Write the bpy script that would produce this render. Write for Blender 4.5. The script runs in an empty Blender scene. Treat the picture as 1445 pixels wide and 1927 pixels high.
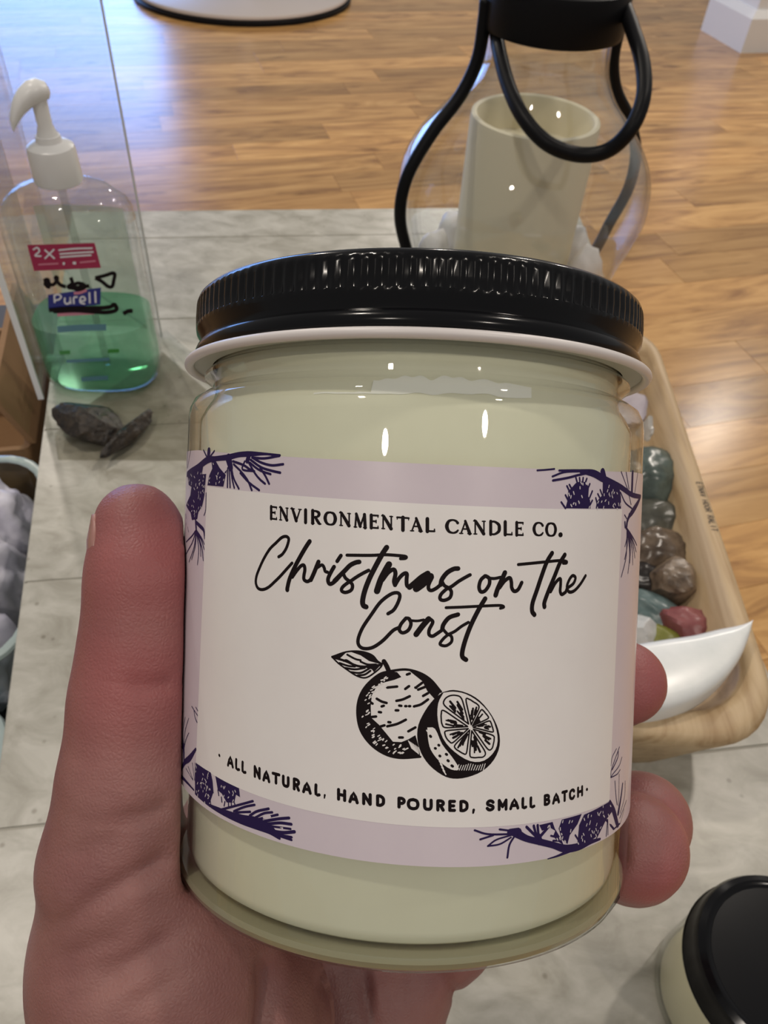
import bpy, bmesh, math, random
import numpy as np
from mathutils import Vector, Matrix, noise
from mathutils.geometry import tessellate_polygon

# ------------------------------------------------------------------ camera
F, CX, CY = 1450.0, 722.5, 963.5            # focal length and centre for the 1445 x 1927 frame
g = np.array([-107.5, 1386.5, F]); g /= np.linalg.norm(g)          # gravity in camera axes
zw = -g; yw = np.array([0, 0, 1.]) - g[2] * g; yw /= np.linalg.norm(yw); xw = np.cross(yw, zw)
M = np.stack([xw, yw, zw])                  # camera axes (right, down, forward) -> world
ZT = 0.92                                   # counter top height
CAM = np.array([0, 0, ZT + 0.32])
sc = bpy.context.scene
COL = sc.collection
cd = bpy.data.cameras.new('camera'); cam = bpy.data.objects.new('camera', cd); COL.objects.link(cam)
r_, u_, b_ = M[:, 0], -M[:, 1], -M[:, 2]
cam.matrix_world = Matrix(((r_[0], u_[0], b_[0], CAM[0]), (r_[1], u_[1], b_[1], CAM[1]), (r_[2], u_[2], b_[2], CAM[2]), (0, 0, 0, 1)))
cd.sensor_fit = 'HORIZONTAL'; cd.sensor_width = 36; cd.lens = 36 * F / 1445
cd.clip_start = 0.01; cd.clip_end = 60
cd.dof.use_dof = True; cd.dof.focus_distance = 0.100; cd.dof.aperture_fstop = cd.lens / 0.42
sc.camera = cam

# ------------------------------------------------------------------ light
w = bpy.data.worlds.new('world'); sc.world = w; w.use_nodes = True
w.node_tree.nodes['Background'].inputs[0].default_value = (1.0, 0.975, 0.95, 1)
w.node_tree.nodes['Background'].inputs[1].default_value = 0.27
sc.view_settings.view_transform = 'Standard'; sc.view_settings.look = 'None'
sc.view_settings.exposure = 0.0; sc.view_settings.gamma = 1.0
sc.view_settings.use_curve_mapping = False

def area_light(name, loc, target, sx, sy, power, color):
    l = bpy.data.lights.new(name, 'AREA'); l.shape = 'RECTANGLE'; l.size = sx; l.size_y = sy; l.energy = power; l.color = color
    o = bpy.data.objects.new(name, l); COL.objects.link(o); o.location = loc
    o.rotation_euler = (Vector(target) - Vector(loc)).to_track_quat('-Z', 'Y').to_euler()
    return o
# daylight from the shop window beyond the floor at the left
area_light('window_daylight', (-5.6, 9.2, 1.45), (-5.0, 0, 1.2), 5.6, 2.3, 330, (0.20, 0.42, 1.0))
# ceiling lamps of the shop
for i, (lx, ly, pw) in enumerate([(-0.7, 0.5, 30), (0.9, 0.9, 30), (-1.4, 2.6, 55), (1.3, 3.2, 60), (0.2, 4.8, 55), (-0.5, -1.0, 21), (1.0, -0.8, 21), (2.6, 5.0, 55)]):
    l = bpy.data.lights.new('ceiling_lamp', 'POINT'); l.energy = pw; l.shadow_soft_size = 0.045; l.color = (1.0, 0.90, 0.79)
    o = bpy.data.objects.new('ceiling_lamp', l); COL.objects.link(o); o.location = (lx, ly, 2.7)

# ------------------------------------------------------------------ helpers
def ray(px, py): return M @ np.array([(px - CX) / F, (py - CY) / F, 1.0])
def at(px, py, z):
    d = ray(px, py); return CAM + d * ((z - CAM[2]) / d[2])
def cam2w(p): return CAM + M @ np.asarray(p, float)

def tag(o, label, cat, group=None):
    o['label'] = label; o['category'] = cat
    if group: o['group'] = group
    return o
def struct(o): o['kind'] = 'structure'; return o
def empty(name, loc=(0, 0, 0), rot=None):
    o = bpy.data.objects.new(name, None); COL.objects.link(o); o.empty_display_size = 0.02
    if rot is not None: o.matrix_world = Matrix.Translation(loc) @ rot.to_4x4()
    else: o.location = loc
    return o
def mesh(name, verts, faces, mat, parent=None, smooth=False):
    me = bpy.data.meshes.new(name); me.from_pydata([tuple(map(float, v)) for v in verts], [], faces); me.update()
    if smooth: me.polygons.foreach_set('use_smooth', [True] * len(me.polygons))
    if mat: me.materials.append(mat)
    o = bpy.data.objects.new(name, me); COL.objects.link(o)
    if parent is not None: o.parent = parent
    return o
def frombm(name, bm, mat, parent=None, smooth=False):
    me = bpy.data.meshes.new(name); bm.to_mesh(me); bm.free()
    if smooth: me.polygons.foreach_set('use_smooth', [True] * len(me.polygons))
    if mat: me.materials.append(mat)
    o = bpy.data.objects.new(name, me); COL.objects.link(o)
    if parent is not None: o.parent = parent
    return o
def fixn(o):
    bm = bmesh.new(); bm.from_mesh(o.data); bmesh.ops.recalc_face_normals(bm, faces=bm.faces); bm.to_mesh(o.data); bm.free(); return o
def sharp(o, ang=35):
    me = o.data; bm = bmesh.new(); bm.from_mesh(me)
    for e in bm.edges:
        e.smooth = not (len(e.link_faces) == 2 and e.calc_face_angle(0) > math.radians(ang))
    bm.to_mesh(me); bm.free(); return o
def lathe(name, prof, mat, parent=None, n=96, closed=False, smooth=True, mod=None, xy=(1, 1)):
    V, Fc = [], []
    m = len(prof)
    for i in range(n):
        a = 2 * math.pi * i / n
        for k, (r, z) in enumerate(prof):
            rr = r + (mod(k, i) if mod else 0)
            V.append((rr * math.cos(a) * xy[0], rr * math.sin(a) * xy[1], z))
    for i in range(n):
        j = (i + 1) % n
        for k in range(m if closed else m - 1):
            k2 = (k + 1) % m
            Fc.append((i * m + k, j * m + k, j * m + k2, i * m + k2))
    o = mesh(name, V, Fc, mat, parent, smooth)
    bm = bmesh.new(); bm.from_mesh(o.data); bmesh.ops.remove_doubles(bm, verts=bm.verts, dist=1e-7)
    bmesh.ops.recalc_face_normals(bm, faces=bm.faces); bm.to_mesh(o.data); bm.free()
    return sharp(o, 40)
def catmull(pts, sub=6):
    pts = [np.asarray(p, float) for p in pts]
    if len(pts) < 3: return pts
    P = [2 * pts[0] - pts[1]] + pts + [2 * pts[-1] - pts[-2]]
    out = []
    for i in range(1, len(P) - 2):
        for s in range(sub):
            t = s / sub
            out.append(0.5 * (2 * P[i] + (P[i + 1] - P[i - 1]) * t + (2 * P[i - 1] - 5 * P[i] + 4 * P[i + 1] - P[i + 2]) * t * t
                              + (3 * P[i] - P[i - 1] - 3 * P[i + 1] + P[i + 2]) * t ** 3))
    out.append(pts[-1]); return out
def tube(name, pts, r, mat, parent=None, n=12, cyc=False, sub=6):
    pts = catmull(pts, sub) if not cyc else [np.asarray(p, float) for p in pts]
    L = len(pts); V, Fc = [], []; up = Vector((0.13, 0.27, 0.95)).normalized()
    for i, p in enumerate(pts):
        t = Vector(pts[(i + 1) % L] - pts[i - 1]) if cyc else Vector(pts[min(i + 1, L - 1)] - pts[max(i - 1, 0)])
        t.normalize(); up = (up - t * up.dot(t)).normalized(); s = t.cross(up)
        for k in range(n):
            a = 2 * math.pi * k / n; V.append(Vector(p) + (up * math.cos(a) + s * math.sin(a)) * r)
    for i in range(L if cyc else L - 1):
        j = (i + 1) % L
        for k in range(n): Fc.append((i * n + k, i * n + (k + 1) % n, j * n + (k + 1) % n, j * n + k))
    if not cyc: Fc += [tuple(range(n))[::-1], tuple(range((L - 1) * n, L * n))]
    return fixn(mesh(name, V, Fc, mat, parent, True))
def box(bm, c, s, rot=0.0):
    m = Matrix.Translation(c) @ Matrix.Rotation(rot, 4, 'Z') @ Matrix.Diagonal((*s, 1))
    return bmesh.ops.create_cube(bm, size=1, matrix=m)
def rrect(hx, hy, r, n=6):
    out = []
    for cx, cy, a0 in ((hx - r, hy - r, 0), (-hx + r, hy - r, 90), (-hx + r, -hy + r, 180), (hx - r, -hy + r, 270)):
        for k in range(n + 1):
            a = math.radians(a0 + 90 * k / n); out.append((cx + r * math.cos(a), cy + r * math.sin(a)))
    return out
def loft(name, loops, mat, parent=None, smooth=True, cap0=True, cap1=True, ang=40):
    n = len(loops[0]); V = [p for l in loops for p in l]; Fc = []
    for i in range(len(loops) - 1):
        for k in range(n): Fc.append((i * n + k, i * n + (k + 1) % n, (i + 1) * n + (k + 1) % n, (i + 1) * n + k))
    if cap0: Fc.append(tuple(range(n))[::-1])
    if cap1: Fc.append(tuple(range((len(loops) - 1) * n, len(loops) * n)))
    return sharp(fixn(mesh(name, V, Fc, mat, parent, smooth)), ang)

# ------------------------------------------------------------------ materials
def mat(name, color, rough=0.5, spec=0.5, metal=0.0, coat=0.0, var=None, scale=20, bump=0.0, bscale=None, sss=0.0, sssr=(1, .3, .2), ssss=0.002, trans=0.0, ior=1.45, emit=None):
    m = bpy.data.materials.new(name); m.use_nodes = True; nt = m.node_tree; b = nt.nodes['Principled BSDF']
    b.inputs['Base Color'].default_value = (*color, 1); b.inputs['Roughness'].default_value = rough
    b.inputs['Specular IOR Level'].default_value = spec; b.inputs['Metallic'].default_value = metal
    b.inputs['Coat Weight'].default_value = coat; b.inputs['Coat Roughness'].default_value = 0.05
    b.inputs['Transmission Weight'].default_value = trans; b.inputs['IOR'].default_value = ior
    if sss:
        b.inputs['Subsurface Weight'].default_value = sss; b.inputs['Subsurface Radius'].default_value = sssr; b.inputs['Subsurface Scale'].default_value = ssss
    if var or bump:
        tc = nt.nodes.new('ShaderNodeTexCoord')
    if var:
        n = nt.nodes.new('ShaderNodeTexNoise'); n.inputs['Scale'].default_value = scale; n.inputs['Detail'].default_value = 8; n.inputs['Roughness'].default_value = 0.65
        nt.links.new(tc.outputs['Object'], n.inputs['Vector'])
        cr = nt.nodes.new('ShaderNodeValToRGB'); e = cr.color_ramp.elements
        e[0].position = 0.33; e[0].color = (*color, 1); e[1].position = 0.67; e[1].color = (*var, 1)
        nt.links.new(n.outputs['Fac'], cr.inputs['Fac']); nt.links.new(cr.outputs['Color'], b.inputs['Base Color'])
    if bump:
        n2 = nt.nodes.new('ShaderNodeTexNoise'); n2.inputs['Scale'].default_value = bscale or scale; n2.inputs['Detail'].default_value = 6
        nt.links.new(tc.outputs['Object'], n2.inputs['Vector'])
        bp = nt.nodes.new('ShaderNodeBump'); bp.inputs['Strength'].default_value = bump; bp.inputs['Distance'].default_value = 0.002
        nt.links.new(n2.outputs['Fac'], bp.inputs['Height']); nt.links.new(bp.outputs['Normal'], b.inputs['Normal'])
    return m
def thin_glass(name, tint=(1, 1, 1), ior=1.45, rough=0.01, bump=0.0, bscale=30):
    m = bpy.data.materials.new(name); m.use_nodes = True; nt = m.node_tree; nt.nodes.remove(nt.nodes['Principled BSDF'])
    out = nt.nodes['Material Output']
    tr = nt.nodes.new('ShaderNodeBsdfTransparent'); tr.inputs[0].default_value = (*tint, 1)
    gl = nt.nodes.new('ShaderNodeBsdfGlossy'); gl.inputs['Roughness'].default_value = rough
    fr = nt.nodes.new('ShaderNodeFresnel')
    ge = nt.nodes.new('ShaderNodeNewGeometry'); mr = nt.nodes.new('ShaderNodeMapRange')     # same reflectance on both faces of the wall
    mr.inputs['To Min'].default_value = ior; mr.inputs['To Max'].default_value = 1 / ior
    nt.links.new(ge.outputs['Backfacing'], mr.inputs['Value']); nt.links.new(mr.outputs[0], fr.inputs['IOR'])
    mx = nt.nodes.new('ShaderNodeMixShader')
    nt.links.new(fr.outputs[0], mx.inputs[0]); nt.links.new(tr.outputs[0], mx.inputs[1]); nt.links.new(gl.outputs[0], mx.inputs[2])
    nt.links.new(mx.outputs[0], out.inputs['Surface'])
    if bump:
        tc = nt.nodes.new('ShaderNodeTexCoord'); n = nt.nodes.new('ShaderNodeTexNoise'); n.inputs['Scale'].default_value = bscale
        bp = nt.nodes.new('ShaderNodeBump'); bp.inputs['Strength'].default_value = bump; bp.inputs['Distance'].default_value = 0.002
        nt.links.new(tc.outputs['Object'], n.inputs['Vector']); nt.links.new(n.outputs['Fac'], bp.inputs['Height'])
        nt.links.new(bp.outputs['Normal'], gl.inputs['Normal']); nt.links.new(bp.outputs['Normal'], fr.inputs['Normal'])
    return m
def wood(name, c1, c2, c3, sx=1.2, sy=14, rough=0.35, rnd=0.35, axis=0, dist=1.2, knots=True):
    m = bpy.data.materials.new(name); m.use_nodes = True; nt = m.node_tree; b = nt.nodes['Principled BSDF']; N = nt.nodes.new; L = nt.links.new
    tc = N('ShaderNodeTexCoord'); oi = N('ShaderNodeObjectInfo')
    add = N('ShaderNodeVectorMath'); add.operation = 'ADD'; cmb = N('ShaderNodeCombineXYZ')
    mul = N('ShaderNodeMath'); mul.operation = 'MULTIPLY'; mul.inputs[1].default_value = 37.0
    L(oi.outputs['Random'], mul.inputs[0])
    for k in range(3): L(mul.outputs[0], cmb.inputs[k])
    L(tc.outputs['Object'], add.inputs[0]); L(cmb.outputs[0], add.inputs[1])
    mp = N('ShaderNodeMapping'); s = [sy, sy, sy]; s[axis] = sx; mp.inputs['Scale'].default_value = s
    L(add.outputs[0], mp.inputs['Vector'])
    n1 = N('ShaderNodeTexNoise'); n1.inputs['Scale'].default_value = 1.6; n1.inputs['Detail'].default_value = 7; n1.inputs['Roughness'].default_value = 0.6; n1.inputs['Distortion'].default_value = dist
    L(mp.outputs[0], n1.inputs['Vector'])
    cr = N('ShaderNodeValToRGB'); e = cr.color_ramp.elements
    e[0].position = 0.30; e[0].color = (*c3, 1); e[1].position = 0.70; e[1].color = (*c1, 1); k = e.new(0.5); k.color = (*c2, 1)
    L(n1.outputs['Fac'], cr.inputs['Fac'])
    hs = N('ShaderNodeHueSaturation'); mr = N('ShaderNodeMapRange'); mr.inputs['To Min'].default_value = 1 - rnd; mr.inputs['To Max'].default_value = 1 + rnd
    L(oi.outputs['Random'], mr.inputs['Value']); L(mr.outputs[0], hs.inputs['Value']); L(cr.outputs['Color'], hs.inputs['Color'])
    col = hs.outputs['Color']
    if knots:
        n3 = N('ShaderNodeTexNoise'); n3.inputs['Scale'].default_value = 5.0; n3.inputs['Detail'].default_value = 3
        mp3 = N('ShaderNodeMapping'); s3 = [2.2, 2.2, 2.2]; s3[axis] = 0.8; mp3.inputs['Scale'].default_value = s3
        L(add.outputs[0], mp3.inputs['Vector']); L(mp3.outputs[0], n3.inputs['Vector'])
        c3r = N('ShaderNodeValToRGB'); e3 = c3r.color_ramp.elements; e3[0].position = 0.24; e3[0].color = (0.35, 0.28, 0.22, 1); e3[1].position = 0.36; e3[1].color = (1, 1, 1, 1)
        L(n3.outputs['Fac'], c3r.inputs['Fac'])
        mx = N('ShaderNodeMix'); mx.data_type = 'RGBA'; mx.blend_type = 'MULTIPLY'; mx.inputs['Factor'].default_value = 0.9
        L(col, mx.inputs[6]); L(c3r.outputs['Color'], mx.inputs[7]); col = mx.outputs[2]
    L(col, b.inputs['Base Color']); b.inputs['Roughness'].default_value = rough
    return m
MAT = {}
MAT['floor'] = wood('oak_plank', (0.72, 0.425, 0.165), (0.55, 0.300, 0.105), (0.30, 0.145, 0.052), sx=1.0, sy=6, rough=0.24, rnd=0.26, dist=2.2)
MAT['tray'] = wood('pale_wood', (0.60, 0.455, 0.275), (0.51, 0.37, 0.215), (0.36, 0.235, 0.12), sx=5, sy=55, rough=0.5, rnd=0.0, axis=1, knots=False)
MAT['black_metal'] = mat('black_metal', (0.005, 0.005, 0.006), 0.42, spec=.15)
MAT['black_lid'] = mat('black_enamel', (0.004, 0.004, 0.005), 0.16, spec=0.28)
MAT['white_enamel'] = mat('white_enamel', (0.70, 0.66, 0.65), 0.35)
MAT['wax'] = mat('cream_wax', (0.79, 0.765, 0.635), 0.5, var=(0.82, 0.80, 0.67), scale=60, sss=0.0)
MAT['wax2'] = mat('ivory_wax', (0.82, 0.75, 0.56), 0.5)
MAT['glass'] = thin_glass('jar_glass', (0.965, 0.975, 0.95), 1.5, 0.015)
MAT['lantern_glass'] = thin_glass('lantern_glass', (0.96, 0.968, 0.968), 1.58, 0.01, 0.25, 25)
MAT['bottle_plastic'] = thin_glass('clear_plastic', (0.955, 0.965, 0.96), 1.45, 0.04, 0.2, 40)
MAT['acrylic'] = thin_glass('clear_acrylic', (0.95, 0.965, 0.965), 1.49, 0.01)
MAT['acrylic_edge'] = mat('acrylic_edge', (0.80, 0.81, 0.80), 0.3)
MAT['base_glass'] = mat('base_glass', (0.50, 0.48, 0.33), 0.06, trans=0.45, ior=1.45)
MAT['paper'] = mat('lavender_paper', (0.64, 0.565, 0.625), 0.32, var=(0.67, 0.595, 0.65), scale=90, coat=0.25)
MAT['panel'] = mat('white_print', (0.80, 0.765, 0.755), 0.32, var=(0.83, 0.80, 0.785), scale=70, coat=0.25)
MAT['ink'] = mat('black_ink', (0.010, 0.006, 0.007), 0.5, spec=.12)
MAT['indigo'] = mat('indigo_ink', (0.024, 0.014, 0.070), 0.5, spec=.12)
MAT['white_plastic'] = mat('white_plastic', (0.74, 0.74, 0.73), 0.3)
MAT['white_paint'] = mat('white_paint', (0.78, 0.78, 0.78), 0.45)
MAT['crystal_white'] = mat('white_crystal', (0.78, 0.75, 0.74), 0.5, var=(0.88, 0.86, 0.85), scale=60, bump=0.3)
MAT['cardboard'] = mat('cardboard', (0.27, 0.15, 0.07), 0.8, var=(0.33, 0.19, 0.09), scale=12)
MAT['dark'] = mat('dark_laminate', (0.02, 0.02, 0.022), 0.5)

# ------------------------------------------------------------------ floor of planks
FA = math.radians(19)
floor = struct(mesh('floor', [(-12, -9, -0.002), (14, -9, -0.002), (14, 14, -0.002), (-12, 14, -0.002)], [(0, 1, 2, 3)], MAT['floor']))
floor.rotation_euler = (0, 0, FA)
random.seed(7)
PW, PL = 0.165, 1.1
def plank_mesh(L, name):
    bm = bmesh.new(); box(bm, (0, 0, -0.01), (L - 0.0015, PW - 0.0012, 0.02))
    me = bpy.data.meshes.new(name); bm.to_mesh(me); bm.free(); me.materials.append(MAT['floor']); return me
pm = plank_mesh(PL, 'plank')
ca, sa = math.cos(FA), math.sin(FA)
np_ = 0
for row in range(-8, 62):
    off = random.random() * PL
    for k in range(-5, 7):
        ux, vy = k * PL + off, row * PW
        cx, cy = ux * ca - vy * sa, ux * sa + vy * ca
        if cy < -0.4 or cy > 7.6: continue
        c = M.T @ (np.array([cx, cy, 0]) - CAM)
        if c[2] < 0.2: continue
        vis = False
        for dx in (-0.5, -0.25, 0, 0.25, 0.5):
            q = M.T @ (np.array([cx + dx * PL * ca, cy + dx * PL * sa, 0]) - CAM)
            X, Y = CX + F * q[0] / q[2], CY + F * q[1] / q[2]
            if -420 < X < 1750 and -150 < Y < 1250 and not (60 < X < 1120 and Y > 480): vis = True
        if not vis: continue
        if np_ < 300:
            o = bpy.data.objects.new('plank', pm); COL.objects.link(o); o.parent = floor
            o.location = (ux, vy, 0); np_ += 1

# ------------------------------------------------------------------ counter
LE = np.array([0.0570, -0.2069]); LE /= np.linalg.norm(LE)            # left edge runs towards the viewer
P_fl = np.array([-0.2929, 0.6411]); P_fr = np.array([0.165, 0.7305])
counter = tag(empty('counter', (-0.02, 0.25, 0)), 'grey stone-tiled display counter under the bottle, tray and lantern', 'counter')
def Cn(p, z): return (p[0] + 0.02, p[1] - 0.25, z)
right_at = lambda y: 0.160 + (0.73 - y) * 0.07
m_tile = bpy.data.materials.new('stone_tile'); m_tile.use_nodes = True
nt = m_tile.node_tree; b = nt.nodes['Principled BSDF']; tc = nt.nodes.new('ShaderNodeTexCoord')
n1 = nt.nodes.new('ShaderNodeTexNoise'); n1.inputs['Scale'].default_value = 42; n1.inputs['Detail'].default_value = 9; n1.inputs['Roughness'].default_value = 0.62; n1.inputs['Distortion'].default_value = 0.6
mpn = nt.nodes.new('ShaderNodeMapping'); mpn.inputs['Scale'].default_value = (1.0, 1.5, 1); mpn.inputs['Rotation'].default_value = (0, 0, 0.3)
nt.links.new(tc.outputs['Object'], mpn.inputs['Vector']); nt.links.new(mpn.outputs[0], n1.inputs['Vector'])
cr = nt.nodes.new('ShaderNodeValToRGB'); e = cr.color_ramp.elements
e[0].position = 0.34; e[0].color = (0.31, 0.295, 0.245, 1); e[1].position = 0.66; e[1].color = (0.50, 0.485, 0.43, 1)
vo = nt.nodes.new('ShaderNodeTexVoronoi'); vo.inputs['Scale'].default_value = 75; nt.links.new(tc.outputs['Object'], vo.inputs['Vector'])
c2 = nt.nodes.new('ShaderNodeValToRGB'); e2 = c2.color_ramp.elements; e2[0].position = 0.05; e2[0].color = (0.35, 0.31, 0.25, 1); e2[1].position = 0.11; e2[1].color = (1, 1, 1, 1)
nt.links.new(vo.outputs['Distance'], c2.inputs['Fac'])
mx = nt.nodes.new('ShaderNodeMix'); mx.data_type = 'RGBA'; mx.blend_type = 'MULTIPLY'; mx.inputs['Factor'].default_value = 0.55
nt.links.new(n1.outputs['Fac'], cr.inputs['Fac']); nt.links.new(cr.outputs['Color'], mx.inputs[6]); nt.links.new(c2.outputs['Color'], mx.inputs[7])
nt.links.new(mx.outputs[2], b.inputs['Base Color']); b.inputs['Roughness'].default_value = 0.33
across = np.array([P_fr[0] - P_fl[0], P_fr[1] - P_fl[1]]); across /= np.linalg.norm(across)
def left_pt(s): return P_fl + LE * s
def right_pt(s):
    p = left_pt(s)                                           # meet the right edge along the tile-row direction
    t = (0.160 + 0.73 * 0.07 - p[1] * 0.07 - p[0]) / (across[0] + across[1] * 0.07)
    return p + across * t
rows = [0.0, 0.0505, 0.176, 0.2975, 0.419, 0.5475, 0.669, 0.79]
for i in range(len(rows) - 1):
    a, bb = rows[i] + (0.0002 if i else 0), rows[i + 1] - 0.0002
    q = [left_pt(a), right_pt(a), right_pt(bb), left_pt(bb)]
    V = [Cn(p, ZT - 0.012) for p in q] + [Cn(p, ZT) for p in q]
    bm = bmesh.new(); vs = [bm.verts.new(v) for v in V]
    for f in ((3, 2, 1, 0), (4, 5, 6, 7), (0, 1, 5, 4), (1, 2, 6, 5), (2, 3, 7, 6), (3, 0, 4, 7)): bm.faces.new([vs[k] for k in f])
    bmesh.ops.bevel(bm, geom=[e for e in bm.edges if e.verts[0].co.z > ZT - .001 and e.verts[1].co.z > ZT - .001], offset=0.0006, segments=2, affect='EDGES')
    frombm('tile', bm, m_tile, counter)
q = [left_pt(0.002) + across * 0.002, right_pt(0.002) - across * 0.002, right_pt(0.788) - across * 0.002, left_pt(0.788) + across * 0.002]
loft('grout_bed', [[Cn(p, ZT - 0.0118) for p in q], [Cn(p, ZT - 0.0005) for p in q]], mat('grout', (0.40, 0.385, 0.335), 0.8), counter, smooth=False)
loft('cabinet_body', [[Cn(p, 0.0) for p in q], [Cn(p, ZT - 0.013) for p in q]], mat('counter_body', (0.36, 0.34, 0.28), 0.6), counter, smooth=False)

# ------------------------------------------------------------------ far floor things
stand = tag(empty('display_stand', (-1.075, 5.36, 0)), 'round white stand base with a black rim standing on the wood floor', 'stand')
lathe('base_trim', [(0.0, 0.0), (0.632, 0.0), (0.640, 0.004), (0.640, 0.020), (0.632, 0.026), (0, 0.026)], MAT['black_metal'], stand, 120)
lathe('flat_plate', [(0.0, 0.026), (0.622, 0.026), (0.630, 0.034), (0.628, 0.046), (0.615, 0.052), (0.06, 0.056), (0, 0.056)], mat('stand_white', (0.60, 0.535, 0.50), 0.4), stand, 120)
lathe('pole', [(0.0, 0.056), (0.05, 0.056), (0.045, 0.07), (0.04, 0.09), (0.04, 1.2), (0, 1.2)], MAT['white_paint'], stand, 40)

colm = tag(empty('column_base', (1.80, 4.97, 0), Matrix.Rotation(math.radians(17), 3, 'Z')), 'white painted square pillar foot with a chamfered top on the floor', 'pillar')
def sq(h0, s0): return [(-s0 + .22, -s0 + .22, h0), (s0 + .22, -s0 + .22, h0), (s0 + .22, s0 + .22, h0), (-s0 + .22, s0 + .22, h0)]
loft('plinth', [sq(0, .22), sq(.165, .22), sq(.20, .19)], MAT['white_paint'], colm, smooth=False)
loft('shaft', [sq(.20, .178), sq(1.6, .178)], MAT['white_paint'], colm, smooth=False)

# ------------------------------------------------------------------ lower shelf with boxes at the left
LR = math.atan2(LE[1], LE[0]) + math.pi / 2                 # rotation of the left edge
shelf = tag(empty('side_shelf', (-0.40, 0.28, 0)), 'dark lower shelf along the left side of the counter', 'shelf')
def side(s, d): p = left_pt(s) - across * d; return p       # s along the edge, d outwards
qs = [side(-0.05, .012), side(0.78, .012), side(0.78, .40), side(-0.05, .40)]
loft('board', [[(p[0] + .40, p[1] - .28, .78) for p in qs], [(p[0] + .40, p[1] - .28, .80) for p in qs]], MAT['dark'], shelf, smooth=False)
for s_, d_ in ((0.0, .03), (0.73, .03), (0.73, .37), (0.0, .37)):
    p = side(s_, d_); bm = bmesh.new(); box(bm, (p[0] + .40, p[1] - .28, .39), (.03, .03, .78)); frombm('leg', bm, MAT['dark'], shelf)

def open_box(nm, parent, hx, hy, h, t, m, taper=0.0, r=0.004, rim=None):
    o1 = [(x, y, 0) for x, y in rrect(hx - taper, hy - taper, r)]; o2 = [(x, y, h) for x, y in rrect(hx, hy, r)]
    i2 = [(x, y, h) for x, y in rrect(hx - t, hy - t, max(r - t, .001))]; i1 = [(x, y, t) for x, y in rrect(hx - taper - t, hy - taper - t, max(r - t, .001))]
    return loft(nm, [o1, o2, i2, i1], m, parent)
pb = side(0.205, 0.105)
cbx = tag(empty('cardboard_box', (pb[0], pb[1], .80), Matrix.Rotation(LR, 3, 'Z')), 'open brown cardboard box beside the counter, behind the acrylic shield', 'box')
open_box('body', cbx, 0.085, 0.075, 0.085, 0.004, MAT['cardboard'])
for sx in (-1, 1):
    loft('flap', [[(sx * .085, -.07, .085), (sx * .085, .07, .085), (sx * .089, .07, .085), (sx * .089, -.07, .085)],
                  [(sx * .070, -.07, .125), (sx * .070, .07, .125), (sx * .074, .07, .125), (sx * .074, -.07, .125)]] if sx > 0 else
         [[(-.085, -.07, .085), (-.085, .07, .085), (-.089, .07, .085), (-.089, -.07, .085)],
          [(-.13, -.07, .11), (-.13, .07, .11), (-.134, .07, .108), (-.134, -.07, .108)]], MAT['cardboard'], cbx, smooth=False)
def rock(name, loc, rad, m, parent=None, seed=0, rough=0.25, sub=3, rot=(0, 0, 0), facet=False, freq=1.4):
    bm = bmesh.new(); bmesh.ops.create_icosphere(bm, subdivisions=sub, radius=1)
    for v in bm.verts:
        d = v.co.normalized(); q = d * freq + Vector((seed * 7.3, seed * 3.1, seed * 1.7))
        k = 1 + rough * noise.noise(q) + rough * 0.5 * noise.noise(q * 2.3)
        if facet:                                   # chop with a few planes: a broken stone
            for j in range(9):
                n = noise.random_unit_vector() if False else Vector((math.sin(j * 2.4 + seed), math.cos(j * 1.7 + seed * 2), math.sin(j * 3.1 + seed * 5))).normalized()
                dd = d.dot(n)
                if dd > 0.05: k = min(k, 0.70 / dd)
        v.co = d * k
    mr = Matrix.Rotation(rot[2], 3, 'Z') @ Matrix.Rotation(rot[1], 3, 'Y') @ Matrix.Rotation(rot[0], 3, 'X')
    for v in bm.verts: v.co = mr @ Vector((v.co.x * rad[0], v.co.y * rad[1], v.co.z * rad[2]))
    o = frombm(name, bm, m, parent, smooth=True)
    if facet: sharp(o, 22)
    o.location = loc; return o
m_tub = thin_glass('tub_plastic', (0.90, 0.94, 0.94), 1.45, 0.06)
m_rim = mat('pale_teal_plastic', (0.46, 0.56, 0.55), 0.3)
m_lav = mat('lavender_wrap', (0.62, 0.60, 0.74), 0.35, var=(0.82, 0.81, 0.90), scale=40, bump=0.6, bscale=60)
def tub(s, d, hx, hy, label, grp):
    p = side(s, d); t = tag(empty('storage_tub', (p[0], p[1], .80), Matrix.Rotation(LR, 3, 'Z')), label, 'tub')
    open_box('body', t, hx, hy, .088, .0016, m_tub, .006, .03)
    loops = []
    for k in range(9):
        a = math.pi * 2 * k / 8; loops.append([(x, y, .089 + .0022 * math.sin(a)) for x, y in rrect(hx + .0022 * math.cos(a), hy + .0022 * math.cos(a), .03)])
    loft('rim', loops, m_rim, t, cap0=False, cap1=False); return p
p1 = tub(0.372, 0.085, 0.078, 0.081, 'clear plastic tub of lavender wrapped bundles left of the counter', None)
for k, (ds, dd, z, sc_) in enumerate([(0.324, .046, .858, .033), (0.374, .044, .864, .032), (0.421, .047, .858, .032), (0.340, .115, .858, .038), (0.408, .118, .858, .038)]):
    p = side(ds, dd)
    tag(rock('wrapped_bundle', (p[0], p[1], z), (sc_ * .9, sc_ * .85, sc_ * 1.3), m_lav, None, seed=k + 3, rough=.3, sub=4, freq=2.2),
        ['lavender crinkled bundle at the far right corner of the clear tub', 'lavender crinkled bundle in the middle of the tub by its right wall', 'lavender crinkled bundle at the near rounded end of the tub',
         'lavender crinkled bundle at the far left corner of the tub', 'lavender crinkled bundle at the near left corner of the tub'][k], 'bundle')
p2 = tub(0.562, 0.088, 0.078, 0.090, 'pale teal rimmed tub nearest the viewer, left of the counter', None)
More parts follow.
